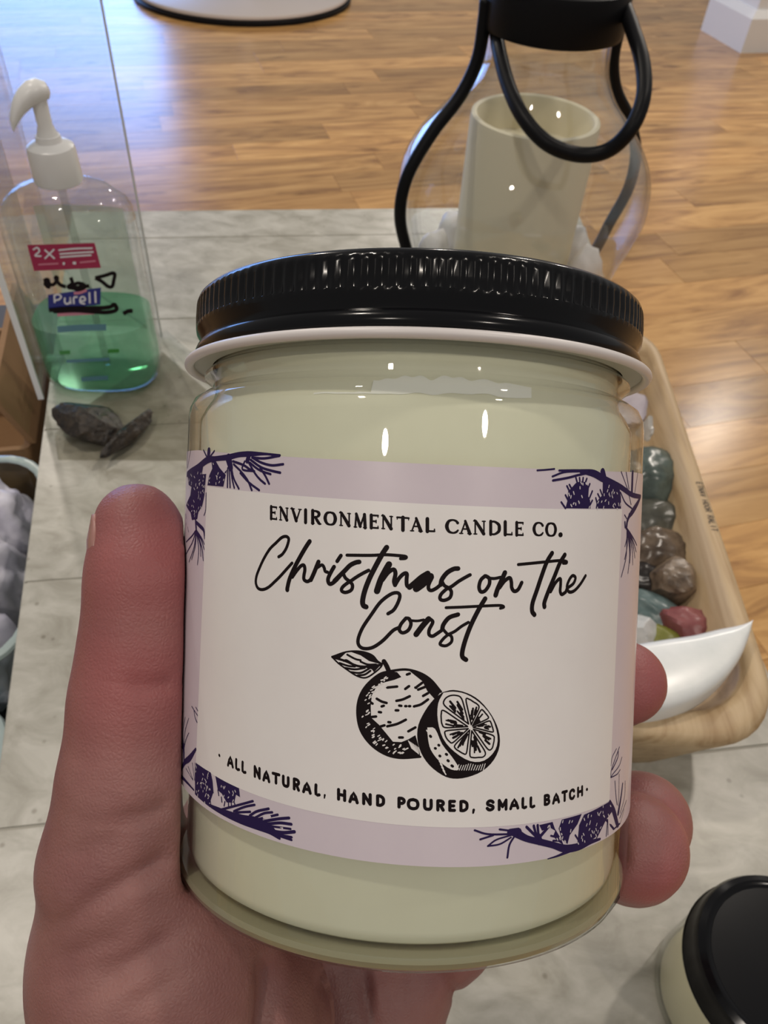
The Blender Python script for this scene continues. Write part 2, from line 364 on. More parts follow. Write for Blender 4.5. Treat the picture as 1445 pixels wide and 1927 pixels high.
m_teal = mat('teal_fold', (0.40, 0.52, 0.52), 0.6, var=(0.5, 0.62, 0.62), scale=30, bump=.4)
p = side(0.562, 0.088)
tag(rock('folded_cloth', (p[0], p[1], .838), (.066, .078, .036), m_teal, None, seed=21, rough=.12, rot=(0, 0, LR)), 'pale teal folded cloth filling the nearest tub', 'cloth')

# ------------------------------------------------------------------ acrylic shield
A0 = np.array([-0.2255, 0.383]); A1 = np.array([-0.272, 0.548]); A2 = np.array([-0.1675, 0.4615])
acr = tag(empty('acrylic_shield', (-0.22, 0.47, ZT)), 'clear acrylic shield standing behind the hand sanitizer bottle', 'shield')
def slab(nm, p, q, z0, z1, t, m, parent, org):
    p, q = np.array(p), np.array(q); d = (q - p) / np.linalg.norm(q - p); n = np.array([-d[1], d[0]]) * t / 2
    L = [p - n, q - n, q + n, p + n]
    return loft(nm, [[(a[0] - org[0], a[1] - org[1], z0) for a in L], [(a[0] - org[0], a[1] - org[1], z1) for a in L]], m, parent, smooth=False)
og = (-0.22, 0.47)
d_ = (A1 - A0) / np.linalg.norm(A1 - A0); d2_ = (A2 - A1) / np.linalg.norm(A2 - A1)
slab('side_panel', A0 + d_ * .0016, A1, .0005, .27, .003, MAT['acrylic'], acr, og)
slab('panel_edge', A0 - d_ * .0003, A0 + d_ * .0014, .0005, .27, .0034, MAT['acrylic_edge'], acr, og)
slab('back_panel', A1 + d2_ * .002, A2 - d2_ * .0010, .0005, .33, .003, MAT['acrylic'], acr, og)
slab('panel_edge', A2 - d2_ * .0005, A2, .0005, .33, .0012, mat('edge_soft', (0.55, 0.55, 0.53), 0.3), acr, og)
A3 = A2 + np.array([0.085, -0.088])
slab('foot_rail', A2 + np.array([.001, -.001]), A3, 0, .006, .007, MAT['acrylic'], acr, og)
shade_pts = [at(px, py, ZT)[:2] for px, py in ((103, 820), (150, 775), (306, 664), (392, 738), (470, 806), (535, 868), (110, 866))]
loft('flat_plate', [[(p[0] - og[0], p[1] - og[1], .0002) for p in shade_pts], [(p[0] - og[0], p[1] - og[1], .0011) for p in shade_pts]], thin_glass('shade_tint', (0.875, 0.87, 0.845), 1.3, 0.08), acr, smooth=False)  # added sheet, no shield part: its tint paints the shade on the counter
# inner strip hanging between the panels
B0 = np.array([-0.236, 0.425]); B1 = np.array([-0.2255, 0.4275])
slab('inner_strip', B0, B1, .004, .24, .0025, thin_glass('acrylic_strip', (0.86, 0.88, 0.875), 1.49, 0.05), acr, og)
slab('strip_end', B0, B1, .0005, .0035, .004, MAT['acrylic_edge'], acr, og)

# ------------------------------------------------------------------ sanitizer bottle
BC = np.array([-0.1925, 0.4150]); BR = math.radians(6)
BZ = ZT + .0012
bot = tag(empty('hand_sanitizer_bottle', (BC[0], BC[1], BZ), Matrix.Rotation(BR, 3, 'Z')), 'clear pump bottle of green hand sanitizer with scribbled label', 'bottle')
def sup(hx, hy, z, n=64, e=3.0):
    out = []
    for k in range(n):
        a = 2 * math.pi * k / n; c, s = math.cos(a), math.sin(a)
        out.append((hx * math.copysign(abs(c) ** (2 / e), c), hy * math.copysign(abs(s) ** (2 / e), s), z))
    return out
HB = [(.0, .026, .018), (.001, .031, .022), (.005, .0355, .0255), (.012, .0368, .0268), (.06, .0362, .0262), (.104, .0362, .0258), (.112, .0352, .0250), (.1185, .0322, .0232), (.1235, .0262, .0205), (.1262, .0190, .0165), (.1280, .0130, .0130), (.133, .0112, .0112)]
def bprof(z):
    for i in range(len(HB) - 1):
        if HB[i][0] <= z <= HB[i + 1][0]:
            t = (z - HB[i][0]) / (HB[i + 1][0] - HB[i][0]); return [HB[i][k] + t * (HB[i + 1][k] - HB[i][k]) for k in (1, 2)]
    return HB[-1][1:]
zs = [0, .001, .003, .005, .008, .012, .02, .04, .06, .08, .104, .108, .112, .1155, .1185, .1210, .1235, .1250, .1262, .1272, .128, .133]
loft('bottle_body', [sup(*bprof(z), z, e=3.0 if z < .117 else 2.2) for z in zs], MAT['bottle_plastic'], bot, cap1=False)
zl = [.0016, .004, .006, .010, .015, .03, .044, .0455, .046]
m_gel = bpy.data.materials.new('green_gel'); m_gel.use_nodes = True
nt = m_gel.node_tree; b = nt.nodes['Principled BSDF']; b.inputs['Base Color'].default_value = (0.26, 0.52, 0.37, 1); b.inputs['Roughness'].default_value = .08
tr = nt.nodes.new('ShaderNodeBsdfTransparent'); tr.inputs[0].default_value = (0.60, 0.88, 0.72, 1)
mxs = nt.nodes.new('ShaderNodeMixShader'); mxs.inputs[0].default_value = 0.30
nt.links.new(tr.outputs[0], mxs.inputs[1]); nt.links.new(b.outputs[0], mxs.inputs[2]); nt.links.new(mxs.outputs[0], nt.nodes['Material Output'].inputs[0])
loft('gel', [sup(*(np.array(bprof(z)) - .0013), z) for z in zl], m_gel, bot)
col_prof = [(.0, .1290), (.0125, .1290), (.0130, .1302), (.0126, .1445), (.0120, .1475), (.0095, .1492), (.0068, .1500), (.0062, .1530), (.0, .1530)]
lathe('pump_collar', col_prof, MAT['white_plastic'], bot, 48)
lathe('pump_stem', [(.0, .1528), (.0056, .1528), (.0048, .155), (.0038, .158), (.0040, .172), (0, .172)], MAT['white_plastic'], bot, 32)
# pump head: a tapering, hooked spout that points to the left of the picture
sp = math.radians(205)
def hd(d, zc, hw, hh):
    return [((d) * math.cos(sp) - hw * math.cos(a) * math.sin(sp), d * math.sin(sp) + hw * math.cos(a) * math.cos(sp), zc + hh * math.sin(a)) for a in [2 * math.pi * k / 20 for k in range(20)]]
loft('pump_head', [hd(-.0062, .1740, .0020, .0015), hd(-.0050, .1745, .0050, .0040), hd(-.0008, .1748, .0064, .0056), hd(.0040, .1735, .0066, .0060), hd(.0085, .1705, .0062, .0058), hd(.0122, .1665, .0056, .0052), hd(.0148, .1625, .0048, .0042), hd(.0162, .1598, .0038, .0032)], MAT['white_plastic'], bot)
tube('dip_tube', [(0.001, 0.002, .006), (0.001, 0.001, .07), (0, 0, .13)], .0022, thin_glass('tube_plastic', (.86, .88, .86), 1.4, .1), bot, 10)
# printing on the bottle: trace picture points onto the front of the bottle
BRi = np.array([[math.cos(BR), math.sin(BR)], [-math.sin(BR), math.cos(BR)]])
def on_bottle(px, py, off=0.0):
    d = ray(px, py); o = CAM - np.array([BC[0], BC[1], BZ])
    o2 = BRi @ o[:2]; d2 = BRi @ d[:2]
    def f(t):
        z = o[2] + t * d[2]; x, y = o2 + t * d2; hx, hy = bprof(min(max(z, .013), .10)); hx += off; hy += off
        return abs(x / hx) ** 3 + abs(y / hy) ** 3 - 1
    lo, hi = None, None; t = .30; pv = f(t)
    while t < .62:
        t += .002; v = f(t)
        if v <= 0 < pv: lo, hi = t - .002, t; break
        pv = v
    if lo is None: return None
    for _ in range(24):
        m = (lo + hi) / 2
        if f(m) > 0: lo = m
        else: hi = m
    t = hi; x, y = o2 + t * d2; return np.array([x, y, o[2] + t * d[2]])
def decal_strokes(nm, strokes, w, m, parent, off):
    V, Fc = [], []
    for st in strokes:
        ww = w; pts = catmull([p[:2] for p in st], 4)
        L = []
        for i, p in enumerate(pts):
            t = pts[min(i + 1, len(pts) - 1)] - pts[max(i - 1, 0)]; n = np.array([-t[1], t[0]]); n /= (np.linalg.norm(n) + 1e-9)
            a, c = on_bottle(*(p + n * ww / 2), off), on_bottle(*(p - n * ww / 2), off)
            if a is None or c is None: continue
            L.append((a, c))
        for i, (a, c) in enumerate(L):
            V += [a, c]
            if i: k = len(V) - 4; Fc.append((k, k + 1, k + 3, k + 2))
    return mesh(nm, V, Fc, m, parent)
def decal_quad(nm, q, m, parent, off, n=8):
    V, Fc = [], []; q = [np.array(p, float) for p in q]
    for j in range(n + 1):
        for i in range(n + 1):
            s, t = i / n, j / n; p = (q[0] * (1 - s) + q[1] * s) * (1 - t) + (q[3] * (1 - s) + q[2] * s) * t
            V.append(on_bottle(*p, off))
    for j in range(n):
        for i in range(n): k = j * (n + 1) + i; Fc.append((k, k + 1, k + n + 2, k + n + 1))
    return mesh(nm, V, Fc, m, parent)
m_red = mat('crimson_label', (0.36, 0.02, 0.075), .4); m_blue = mat('navy_label', (0.02, 0.025, 0.21), .4)
m_wht = mat('white_letter', (0.75, 0.74, 0.78), .4); m_pink = mat('pink_print', (0.62, 0.22, 0.30), .4)
m_steel = mat('slate_print', (0.10, 0.24, 0.30), .4); m_grn = mat('green_print', (0.05, 0.26, 0.05), .4)
lab = decal_quad('crimson_sticker', [(51, 461), (178, 457), (190, 504), (64, 510)], m_red, bot, .0002)
decal_strokes('sticker_lettering', [[(62, 470), (70, 466), (74, 473), (66, 481), (78, 482)], [(84, 470), (103, 487)], [(102, 469), (84, 487)],
    [(110, 471), (140, 468), (174, 467)], [(112, 478), (140, 476), (176, 474)], [(113, 484), (140, 482), (172, 480)]], 3.2, m_wht, lab, .0004)
decal_strokes('sticker_icon', [[(118, 496), (122, 496)], [(137, 495), (143, 495)]], 5, m_wht, lab, .0004)
decal_strokes('sticker_small_print', [[(72, 498), (110, 496)], [(150, 494), (180, 491)]], 3, m_pink, lab, .0004)
logo = decal_quad('navy_logo', [(90, 555), (190, 541), (189, 573), (91, 583)], m_blue, bot, .0002)
decal_strokes('logo_lettering', [[(102, 555), (103, 570)], [(102, 556), (110, 554), (115, 559), (110, 564), (104, 565)], [(122, 560), (122, 569), (127, 572), (132, 567), (132, 559), (133, 572)],
    [(139, 572), (139, 560), (146, 559)], [(151, 567), (160, 565), (158, 559), (152, 560), (151, 569), (160, 572)], [(168, 550), (169, 571)], [(179, 548), (180, 570)]], 3.4, m_wht, logo, .0004)
decal_strokes('logo_swoosh', [[(139, 552), (150, 551), (163, 546)]], 5, m_pink, logo, .0005)
decal_strokes('pink_lettering', [[(108, 592), (178, 588)]], 7, m_pink, bot, .0002)
decal_strokes('slate_bar', [[(108, 620), (150, 617), (200, 616)]], 12, m_steel, bot, .0002)
decal_strokes('slate_bar', [[(125, 680), (165, 678), (206, 676)]], 6, m_steel, bot, .0002)
decal_strokes('slate_bar', [[(153, 714), (180, 712), (203, 711)]], 8, m_steel, bot, .0002)
decal_strokes('green_bar', [[(112, 664), (132, 663)]], 7, m_grn, bot, .0002)
decal_strokes('green_bar', [[(203, 661), (224, 660)]], 7, m_grn, bot, .0002)
decal_strokes('marker_scrawl', [[(82, 529), (90, 526), (92, 541), (84, 532), (100, 536), (108, 524), (104, 522), (112, 535), (124, 540)], [(133, 522), (136, 533), (128, 540), (140, 543)], [(134, 540), (145, 533), (156, 535), (160, 540), (150, 545), (140, 542), (168, 538)],
    [(179, 523), (196, 519), (215, 514), (214, 528), (211, 539), (203, 539), (192, 530), (179, 523)]], 7, MAT['ink'], bot, .0005)
decal_strokes('marker_scrawl', [[(92, 584), (120, 581), (150, 580), (180, 580), (206, 578), (215, 573), (219, 583), (200, 588), (170, 586), (140, 584), (100, 586)], [(232, 591), (240, 586), (250, 585)]], 8, MAT['ink'], bot, .0005)
# pale green sheet of the back label seen through the bottle
V = []; n = 12
for j in range(9):
    for i in range(n + 1):
        x = -.026 + i * (.052 / n); z = .020 + j * .0105; hx, hy = bprof(z)
        y = (hy - .0012) * (1 - min(1, abs(x / hx)) ** 3) ** (1 / 3); V.append((x, y, z))
Fc = [(j * (n + 1) + i, j * (n + 1) + i + 1, (j + 1) * (n + 1) + i + 1, (j + 1) * (n + 1) + i) for j in range(8) for i in range(n)]
m_bl = mat('pale_green_label', (0.55, 0.66, 0.50), .5, var=(0.70, 0.74, 0.66), scale=14); nt = m_bl.node_tree
tr = nt.nodes.new('ShaderNodeBsdfTransparent'); tr.inputs[0].default_value = (0.86, 0.93, 0.84, 1); mxs = nt.nodes.new('ShaderNodeMixShader'); mxs.inputs[0].default_value = 0.42
nt.links.new(tr.outputs[0], mxs.inputs[1]); nt.links.new(nt.nodes['Principled BSDF'].outputs[0], mxs.inputs[2]); nt.links.new(mxs.outputs[0], nt.nodes['Material Output'].inputs[0])
mesh('back_label', V, Fc, m_bl, bot)

# ------------------------------------------------------------------ dark stones before the bottle
m_druse = mat('dark_druse', (0.006, 0.006, 0.007), .28, var=(0.050, 0.037, 0.025), scale=210, bump=1.0, bscale=170)
def stone_at(px, py, z): p = at(px, py, z); return (p[0], p[1], z)
tag(rock('crystal_chunk', stone_at(166, 795, ZT + .0100), (.0225, .0150, .0125), m_druse, None, 4, .22, 4, (0.1, 0.25, -.15), True), 'dark sparkling crystal chunk in front of the sanitizer bottle', 'stone')
tag(rock('crystal_shard', stone_at(242, 815, ZT + .0072), (.0245, .0062, .0068), m_druse, None, 9, .2, 4, (0, 0.02, math.radians(70)), True), 'long narrow dark crystal shard leaning right of the chunk', 'stone')

# ------------------------------------------------------------------ lantern
LC = np.array([0.0807, 0.5529]); LA = math.atan2(-LC[1], -LC[0])       # direction to the viewer
lan = tag(empty('lantern', (LC[0], LC[1], ZT)), 'pear shaped glass lantern with black wire frame and drooping handle', 'lantern')
GP = [(.050, .004), (.060, .008), (.075, .030), (.081, .050), (.0885, .078), (.0865, .102), (.077, .120), (.062, .137), (.050, .150), (.0415, .165), (.0388, .180), (.0385, .200), (.0395, .216)]
gp = catmull(GP, 5)
def bulb_r(h):
    return float(np.interp(h, [p[1] for p in gp], [p[0] for p in gp]))
lathe('glass_bulb', [(0, .004)] + [tuple(p) for p in gp] + [(p[0] - .0022, p[1]) for p in gp[::-1]] + [(0, .0062)], MAT['lantern_glass'], lan, 96)
lathe('collar', [(.0405, .186), (.0432, .187), (.0440, .190), (.0440, .209), (.0432, .212), (.0405, .213), (.0405, .186)], MAT['black_metal'], lan, 72)
def azp(az, h, off=.0055):
    a = LA + math.radians(az); r = bulb_r(h) + off; return np.array([r * math.cos(a), r * math.sin(a), h])
for az in (-57, 123):
    tube('frame_wire', [azp(az - 14, .202), azp(az - 13, .190), azp(az - 11, .170), azp(az - 7, .150), azp(az - 3, .13), azp(az, .105), azp(az, .078), azp(az + 1, .05), azp(az + 1, .028), azp(az, .0105, .004), azp(az, .0055, -.004)], .0042, MAT['black_metal'], lan)
tube('base_ring', [(.056 * math.cos(2 * math.pi * k / 40), .056 * math.sin(2 * math.pi * k / 40), .0040) for k in range(40)], .0038, MAT['black_metal'], lan, cyc=True)
nrm = np.array([math.cos(LA), math.sin(LA), 0])
hp = []
HPX = [(931, 40), (938, 90), (956, 160), (985, 222), (1030, 270), (1088, 291), (1142, 284), (1185, 245), (1210, 185), (1209, 120), (1190, 55), (1166, -10)]
for k, (px, py) in enumerate(HPX):
    s = math.sin(math.pi * k / (len(HPX) - 1)); dfw = .092 * min(1, s * 1.15)
    d = ray(px, py); o = CAM - np.array([LC[0], LC[1], ZT]); t = (dfw - o @ nrm) / (d @ nrm); hp.append(o + d * t)
tube('bail_handle', hp, .0043, MAT['black_metal'], lan)
for q in (hp[0], hp[-1]):
    bm = bmesh.new(); bmesh.ops.create_uvsphere(bm, u_segments=16, v_segments=10, radius=.0065, matrix=Matrix.Translation(q)); frombm('pivot', bm, MAT['black_metal'], lan, True)
cnd = tag(empty('pillar_candle', (LC[0], LC[1], ZT + .0068)), 'cream pillar candle with a hollow top inside the glass lantern', 'candle')
lathe('wax_body', [(0, 0), (.0425, 0), (.0435, .002), (.0435, .126), (.0430, .1295), (.0412, .1305), (.0395, .1295), (.0385, .126), (.0375, .108), (.030, .103), (0, .102)], MAT['wax2'], cnd, 72)
lathe('flame_wick', [(0, .102), (.0012, .102), (.0035, .108), (.0042, .114), (.0020, .122), (0, .127)], mat('wick_plastic', (0.66, .60, .45), .5), cnd, 20)
for k, az in enumerate((-78, -38, 30, 70, 125, -125, 180)):
    a = LA + math.radians(az); h = [.024, .017, .018, .027, .023, .022, .02][k]
    tag(rock('white_stone', (LC[0] + .0585 * math.cos(a), LC[1] + .0585 * math.sin(a), ZT + .0085 + h * .9), (.0125, .0125, h), MAT['crystal_white'], None, 31 + k, .25, 3, (0, 0, a)),
        ['tall white rough stone at the left inside the lantern', 'short white rough stone at the front left of the candle', 'short white rough stone at the front right of the candle', 'tall white rough stone at the right inside the lantern',
         'white rough stone behind the candle at the right', 'white rough stone behind the candle at the left', 'white rough stone directly behind the candle'][k], 'stone')

# ------------------------------------------------------------------ wooden tray with stones
tray_c = (0.0815, 0.2985)
tray = tag(empty('wooden_tray', (tray_c[0], tray_c[1], ZT)), 'long pale wooden tray of stones at the right of the counter', 'tray')
hx, hy = .0850, .1500
def tl(ins, z, r, end=0): return [(x, y, z) for x, y in rrect(hx - ins, hy - ins - end, r, 8)]
loft('bowl', [tl(.018, .0, .03), tl(.014, .003, .033), tl(.004, .036, .034), tl(.0008, .046, .034), tl(.002, .0500, .034), tl(.0045, .0512, .033),
              tl(.0070, .0512, .030, .004), tl(.0095, .0495, .028, .005), tl(.0125, .040, .028, .006), tl(.021, .018, .028, .008), tl(.027, .011, .026, .009)], MAT['tray'], tray, ang=60)
# stamp on the rim
ST = {'E': [[(1, 0), (0, 0), (0, 1), (1, 1)], [(0, .5), (.8, .5)]], 'T': [[(0, 1), (1, 1)], [(.5, 1), (.5, 0)]], 'N': [[(0, 0), (0, 1), (1, 0), (1, 1)]], 'A': [[(0, 0), (.5, 1), (1, 0)], [(.2, .4), (.8, .4)]],
      'V': [[(0, 1), (.5, 0), (1, 1)]], 'H': [[(0, 0), (0, 1)], [(1, 0), (1, 1)], [(0, .5), (1, .5)]], 'O': [[(.5, 0), (0, .3), (0, .7), (.5, 1), (1, .7), (1, .3), (.5, 0)]],
      'R': [[(0, 0), (0, 1), (.8, 1), (1, .8), (.8, .55), (0, .5)], [(.5, .5), (1, 0)]], 'L': [[(0, 1), (0, 0), (1, 0)]], 'I': [[(.5, 0), (.5, 1)]]}
V, Fc = [], []
y0, y1 = at(1313, 908, ZT + .0512)[1], at(1345, 1001, ZT + .0512)[1]
txt = "ETNAV HOOR RALIT"; xr = hx - .0012 - .0042; stp = (y1 - y0) / len(txt)
for i, ch in enumerate(txt):
    for st in ST.get(ch, []):
        for (ax, ay), (bx, by) in zip(st[:-1], st[1:]):
            pa = np.array([xr - .0012 + ay * .0030, y0 - tray_c[1] + (i + ax * .72) * stp]); pb_ = np.array([xr - .0012 + by * .0030, y0 - tray_c[1] + (i + bx * .72) * stp])
            t = pb_ - pa; n = np.array([-t[1], t[0]]); n = n / (np.linalg.norm(n) + 1e-9) * .00022; k = len(V)
            V += [(*(pa + n), .0514), (*(pb_ + n), .0514), (*(pb_ - n), .0514), (*(pa - n), .0514)]; Fc.append((k, k + 1, k + 2, k + 3))
mesh('rim_stamp', V, Fc, mat('stamp_ink', (0.06, 0.045, 0.035), .6), tray)

def stone_mat(nm, c, v, rough=.2, scale=60, trans=0): return mat(nm, tuple(x * .75 for x in c), rough + .08, var=tuple(x * .8 for x in v), scale=scale * 1.3, trans=trans)
SM = {'lilac': stone_mat('lilac_stone', (.60, .54, .62), (.74, .68, .74)), 'quartz': stone_mat('clear_quartz', (.55, .53, .50), (.72, .71, .68), .1), 'fluor': stone_mat('green_fluorite', (.045, .062, .055), (.14, .18, .16), .15, 50),
      'smoke': stone_mat('smoky_stone', (.05, .05, .04), (.14, .14, .115), .2), 'brown': stone_mat('brown_agate', (.035, .022, .015), (.23, .17, .12), .15, 45), 'band': stone_mat('banded_jasper', (.06, .04, .028), (.36, .27, .19), .25, 70),
      'teal': stone_mat('teal_stone', (.10, .16, .16), (.20, .27, .27), .2), 'silver': stone_mat('white_selenite', (.62, .64, .64), (.80, .82, .82), .15), 'olive': stone_mat('olive_stone', (.16, .17, .02), (.26, .26, .05), .3),
      'rose': stone_mat('rose_stone', (.25, .075, .078), (.36, .125, .125), .25), 'purple': stone_mat('violet_stone', (.07, .05, .11), (.14, .11, .2), .2), 'dark': stone_mat('black_stone', (.012, .010, .009), (.04, .03, .025), .2)}
def zfor(r, extra=0): return ZT + .0115 + r + extra
stones = [('lilac', 1205, 775, .020, .013, .013, .004, .6, 'pale lilac smooth stone at the far end of the tray'),
          ('purple', 1192, 727, .008, .010, .008, .010, .2, 'small dark violet stone behind the lilac stone'),
          ('quartz', 1240, 820, .017, .016, .013, .003, -.3, 'cloudy clear quartz lump below the lilac stone'),
          ('fluor', 1215, 905, .023, .022, .016, .002, .4, 'dark green glassy stone in the middle of the tray'),
          ('smoke', 1222, 985, .021, .016, .013, .000, .2, 'dark smoky grey stone between the green and brown stones'),
          ('brown', 1228, 1045, .020, .0135, .013, .003, .1, 'glossy brown and pink agate with a dark rim'),
          ('dark', 1200, 1095, .018, .012, .011, .000, .0, 'black stone partly hidden behind the candle jar'),
          ('band', 1266, 1098, .0165, .0125, .012, .007, -.35, 'brown banded jasper with ridged cream bands'),
          ('teal', 1222, 1152, .020, .010, .009, .001, -.6, 'grey teal tumbled stone beside the candle jar'),
          ('silver', 1198, 1195, .011, .012, .010, .006, .3, 'shiny white stone touching the jar edge'),
          ('olive', 1236, 1222, .014, .012, .010, .000, .2, 'olive green stone above the white crescent'),
          ('rose', 1292, 1188, .0165, .0125, .0115, .002, -.35, 'rose red blocky stone above the white crescent')]
for k, (m_, px, py, a, b_, c_, ex, rz_, lb) in enumerate(stones):
    z = zfor(c_, ex); tag(rock('tumbled_stone', stone_at(px, py, z), (a, b_, c_), SM[m_], None, 50 + k * 3, .18, 4, (0, 0, rz_), m_ in ('lilac', 'quartz', 'rose', 'silver', 'band'), 1.7), lb, 'stone')
# white crescent
zc = ZT + .058
out = [(1407, 1182), (1404, 1207), (1386, 1249), (1352, 1289), (1302, 1322), (1242, 1341), (1182, 1343), (1122, 1330), (1072, 1303), (1036, 1266), (1020, 1238)]
inn = [(1062, 1242), (1120, 1232), (1180, 1222), (1240, 1212), (1300, 1203), (1350, 1191)]
def arc(l, n):
    q = np.array(catmull(l, 10)); d = np.r_[0, np.cumsum(np.linalg.norm(np.diff(q, axis=0), axis=1))]; t = np.linspace(0, d[-1], n)
    return [np.array(at(x_, y_, zc)[:2]) for x_, y_ in zip(np.interp(t, d, q[:, 0]), np.interp(t, d, q[:, 1]))]
nA = 41; O_ = arc(out, nA); I_ = arc([out[0]] + inn[::-1] + [out[-1]], nA)
cen = np.mean(O_ + I_, axis=0); cz = tag(empty('crescent_carving', (cen[0], cen[1], zc - .0105)), 'white marbled crescent moon carving at the near end of the tray', 'carving')
secs = []
for o_, i_ in zip(O_, I_):
    w_ = np.linalg.norm(i_ - o_); dv = (i_ - o_) / max(w_, 1e-6); bv = min(.0045, w_ * .35); q0, q1 = o_ - cen, i_ - cen; sec = []
    for off, z in ((.30, 0.0), (.06, .0015), (0, .004), (0, .0115), (.10, .0140), (.5, .0158), (1.0, .0165)): sec.append((*(q0 + dv * bv * off), z))
    for off, z in ((1.0, .0165), (.5, .0158), (.10, .0140), (0, .0115), (0, .004), (.06, .0015), (.30, 0.0)): sec.append((*(q1 - dv * bv * off), z))
    secs.append(sec)
loft('carved_stone', secs, mat('howlite', (0.70, 0.73, 0.72), .25, var=(0.84, 0.85, 0.84), scale=28), cz, ang=60)

# ------------------------------------------------------------------ small second candle jar
j2 = tag(empty('small_candle_jar', (0.1388, 0.0738, ZT)), 'small cream candle jar with a glossy black lid standing on the counter', 'candle jar')
lathe('wax', [(0, .0022), (.0242, .0022), (.0252, .004), (.0252, .030), (.0235, .034), (0, .034)], MAT['wax2'], j2, 64)
lathe('glass_body', [(0, 0), (.0245, 0), (.0265, .0015), (.0272, .004), (.0272, .0300), (.0266, .0330), (.0245, .0355), (.0240, .037), (.0240, .045), (.0228, .045), (.0228, .036), (.0258, .031), (.0258, .004), (0, .002)], MAT['glass'], j2, 96)
lathe('lid', [(.0268, .0375), (.0282, .0376), (.0286, .0384), (.0280, .0392), (.0278, .047), (.0270, .0494), (.0250, .0505), (.0235, .0502), (.0228, .0494), (.0, .0492)], MAT['black_lid'], j2, 96)

# ------------------------------------------------------------------ the held candle jar
JX, JZ = 0.012, 0.035
ju = np.array([math.sin(JZ) * math.cos(JX), -math.cos(JZ) * math.cos(JX), -math.sin(JX)])      # jar axis in camera axes
JB = np.array([4.559, 0, 130.72]) - ju * 57.07                                              # jar bottom, mm
jy = np.array([0, 0, 1.]) - ju[2] * ju; jy /= np.linalg.norm(jy)                            # away from the viewer
jx = np.cross(jy, ju)
JM = np.stack([jx, jy, ju], axis=1)                                                         # jar axes as columns, camera frame
JW = M @ JM
jar = tag(empty('candle_jar', cam2w(JB / 1000), Matrix([list(map(float, r)) for r in JW])), 'cream candle in a glass jar with black lid and lavender label, held in a hand', 'candle jar')
RL = 37.0
def lab(px, py, r=RL):
    d = JM.T @ np.array([(px - CX) / F, (py - CY) / F, 1.]); o = JM.T @ (-JB)
    a = d[0] ** 2 + d[1] ** 2; bq = 2 * (d[0] * o[0] + d[1] * o[1]); c = o[0] ** 2 + o[1] ** 2 - r * r
    D = bq * bq - 4 * a * c
    t = (-bq - math.sqrt(max(D, 0))) / (2 * a); p = o + d * t
    return np.array([math.atan2(p[0], -p[1]) * r, p[2]])           # arc length, height (mm)
def wrap(s, h, r=RL): return (r * math.sin(s / RL) / 1000, -r * math.cos(s / RL) / 1000, h / 1000)
mm = lambda pr: [(r / 1000, z / 1000) for r, z in pr]
outer = [(0, .8), (29, .6), (33, .2), (35.0, 0), (36.2, .5), (36.8, 1.6), (37, 3.4), (37, 70.8), (36.85, 72.2), (36.2, 73.6), (35.0, 74.5), (33.9, 74.9), (33.4, 75.4), (33.4, 76.1), (34.0, 76.7), (34.7, 77.2), (34.8, 77.7), (34.3, 78.3), (33.5, 78.8), (33.3, 79.5), (33.3, 82), (34.2, 82.7), (33.3, 83.6), (33.3, 87.8)]
inner = [(32.9, 87.8), (32.9, 75.2), (33.3, 73.8), (34.4, 72.2), (35.2, 70.5), (35.2, 4.6), (34.8, 3.2), (33.8, 2.5), (0, 2.4)]
body = lathe('glass_body', mm(outer + inner), MAT['glass'], jar, 160)
lathe('wax', mm([(0, 2.55), (33.7, 2.65), (34.6, 3.35), (34.95, 4.8), (34.9, 70.4), (34.1, 71.9), (33.0, 73.6), (32.7, 75.0), (32.7, 80.5), (0, 80.5)]), MAT['wax'], jar, 128)
lathe('base_glass', mm([(0, .95), (29, .75), (33, .4), (34.9, .2), (36.0, .7), (36.4, 1.6), (36.0, 2.2), (33.6, 2.3), (0, 2.25)]), MAT['base_glass'], jar, 128)
lid = lathe('lid', mm([(34.6, 79.8), (35.8, 79.9), (36.25, 80.7), (36.3, 81.4), (36.0, 82.1), (35.55, 82.6), (35.65, 83.3), (36.2, 84.3), (36.3, 85.0), (36.3, 85.2), (36.35, 86.6), (36.3, 88.4), (36.25, 88.8), (36.0, 89.5), (35.5, 90.0), (34.6, 90.2), (33.4, 90.0), (32.8, 89.7), (0, 89.7)]),
            MAT['black_lid'], jar, 520, mod=lambda k, i: (-.00030 if i % 4 in (0, 1) else 0) if k in (9, 10, 11) else 0)
rp = [(37.15 + .75 * math.cos(a), 79.2 + .72 * math.sin(a)) for a in [2 * math.pi * k / 14 for k in range(14)]]
lathe('lid_rim', mm(rp), MAT['white_enamel'], lid, 160, closed=True)
lathe('lid_liner', mm([(33.6, 79.2), (36.9, 79.3), (36.9, 79.75), (33.6, 79.75)]), mat('liner', (0.50, 0.51, 0.45), .5), lid, 96, closed=True)

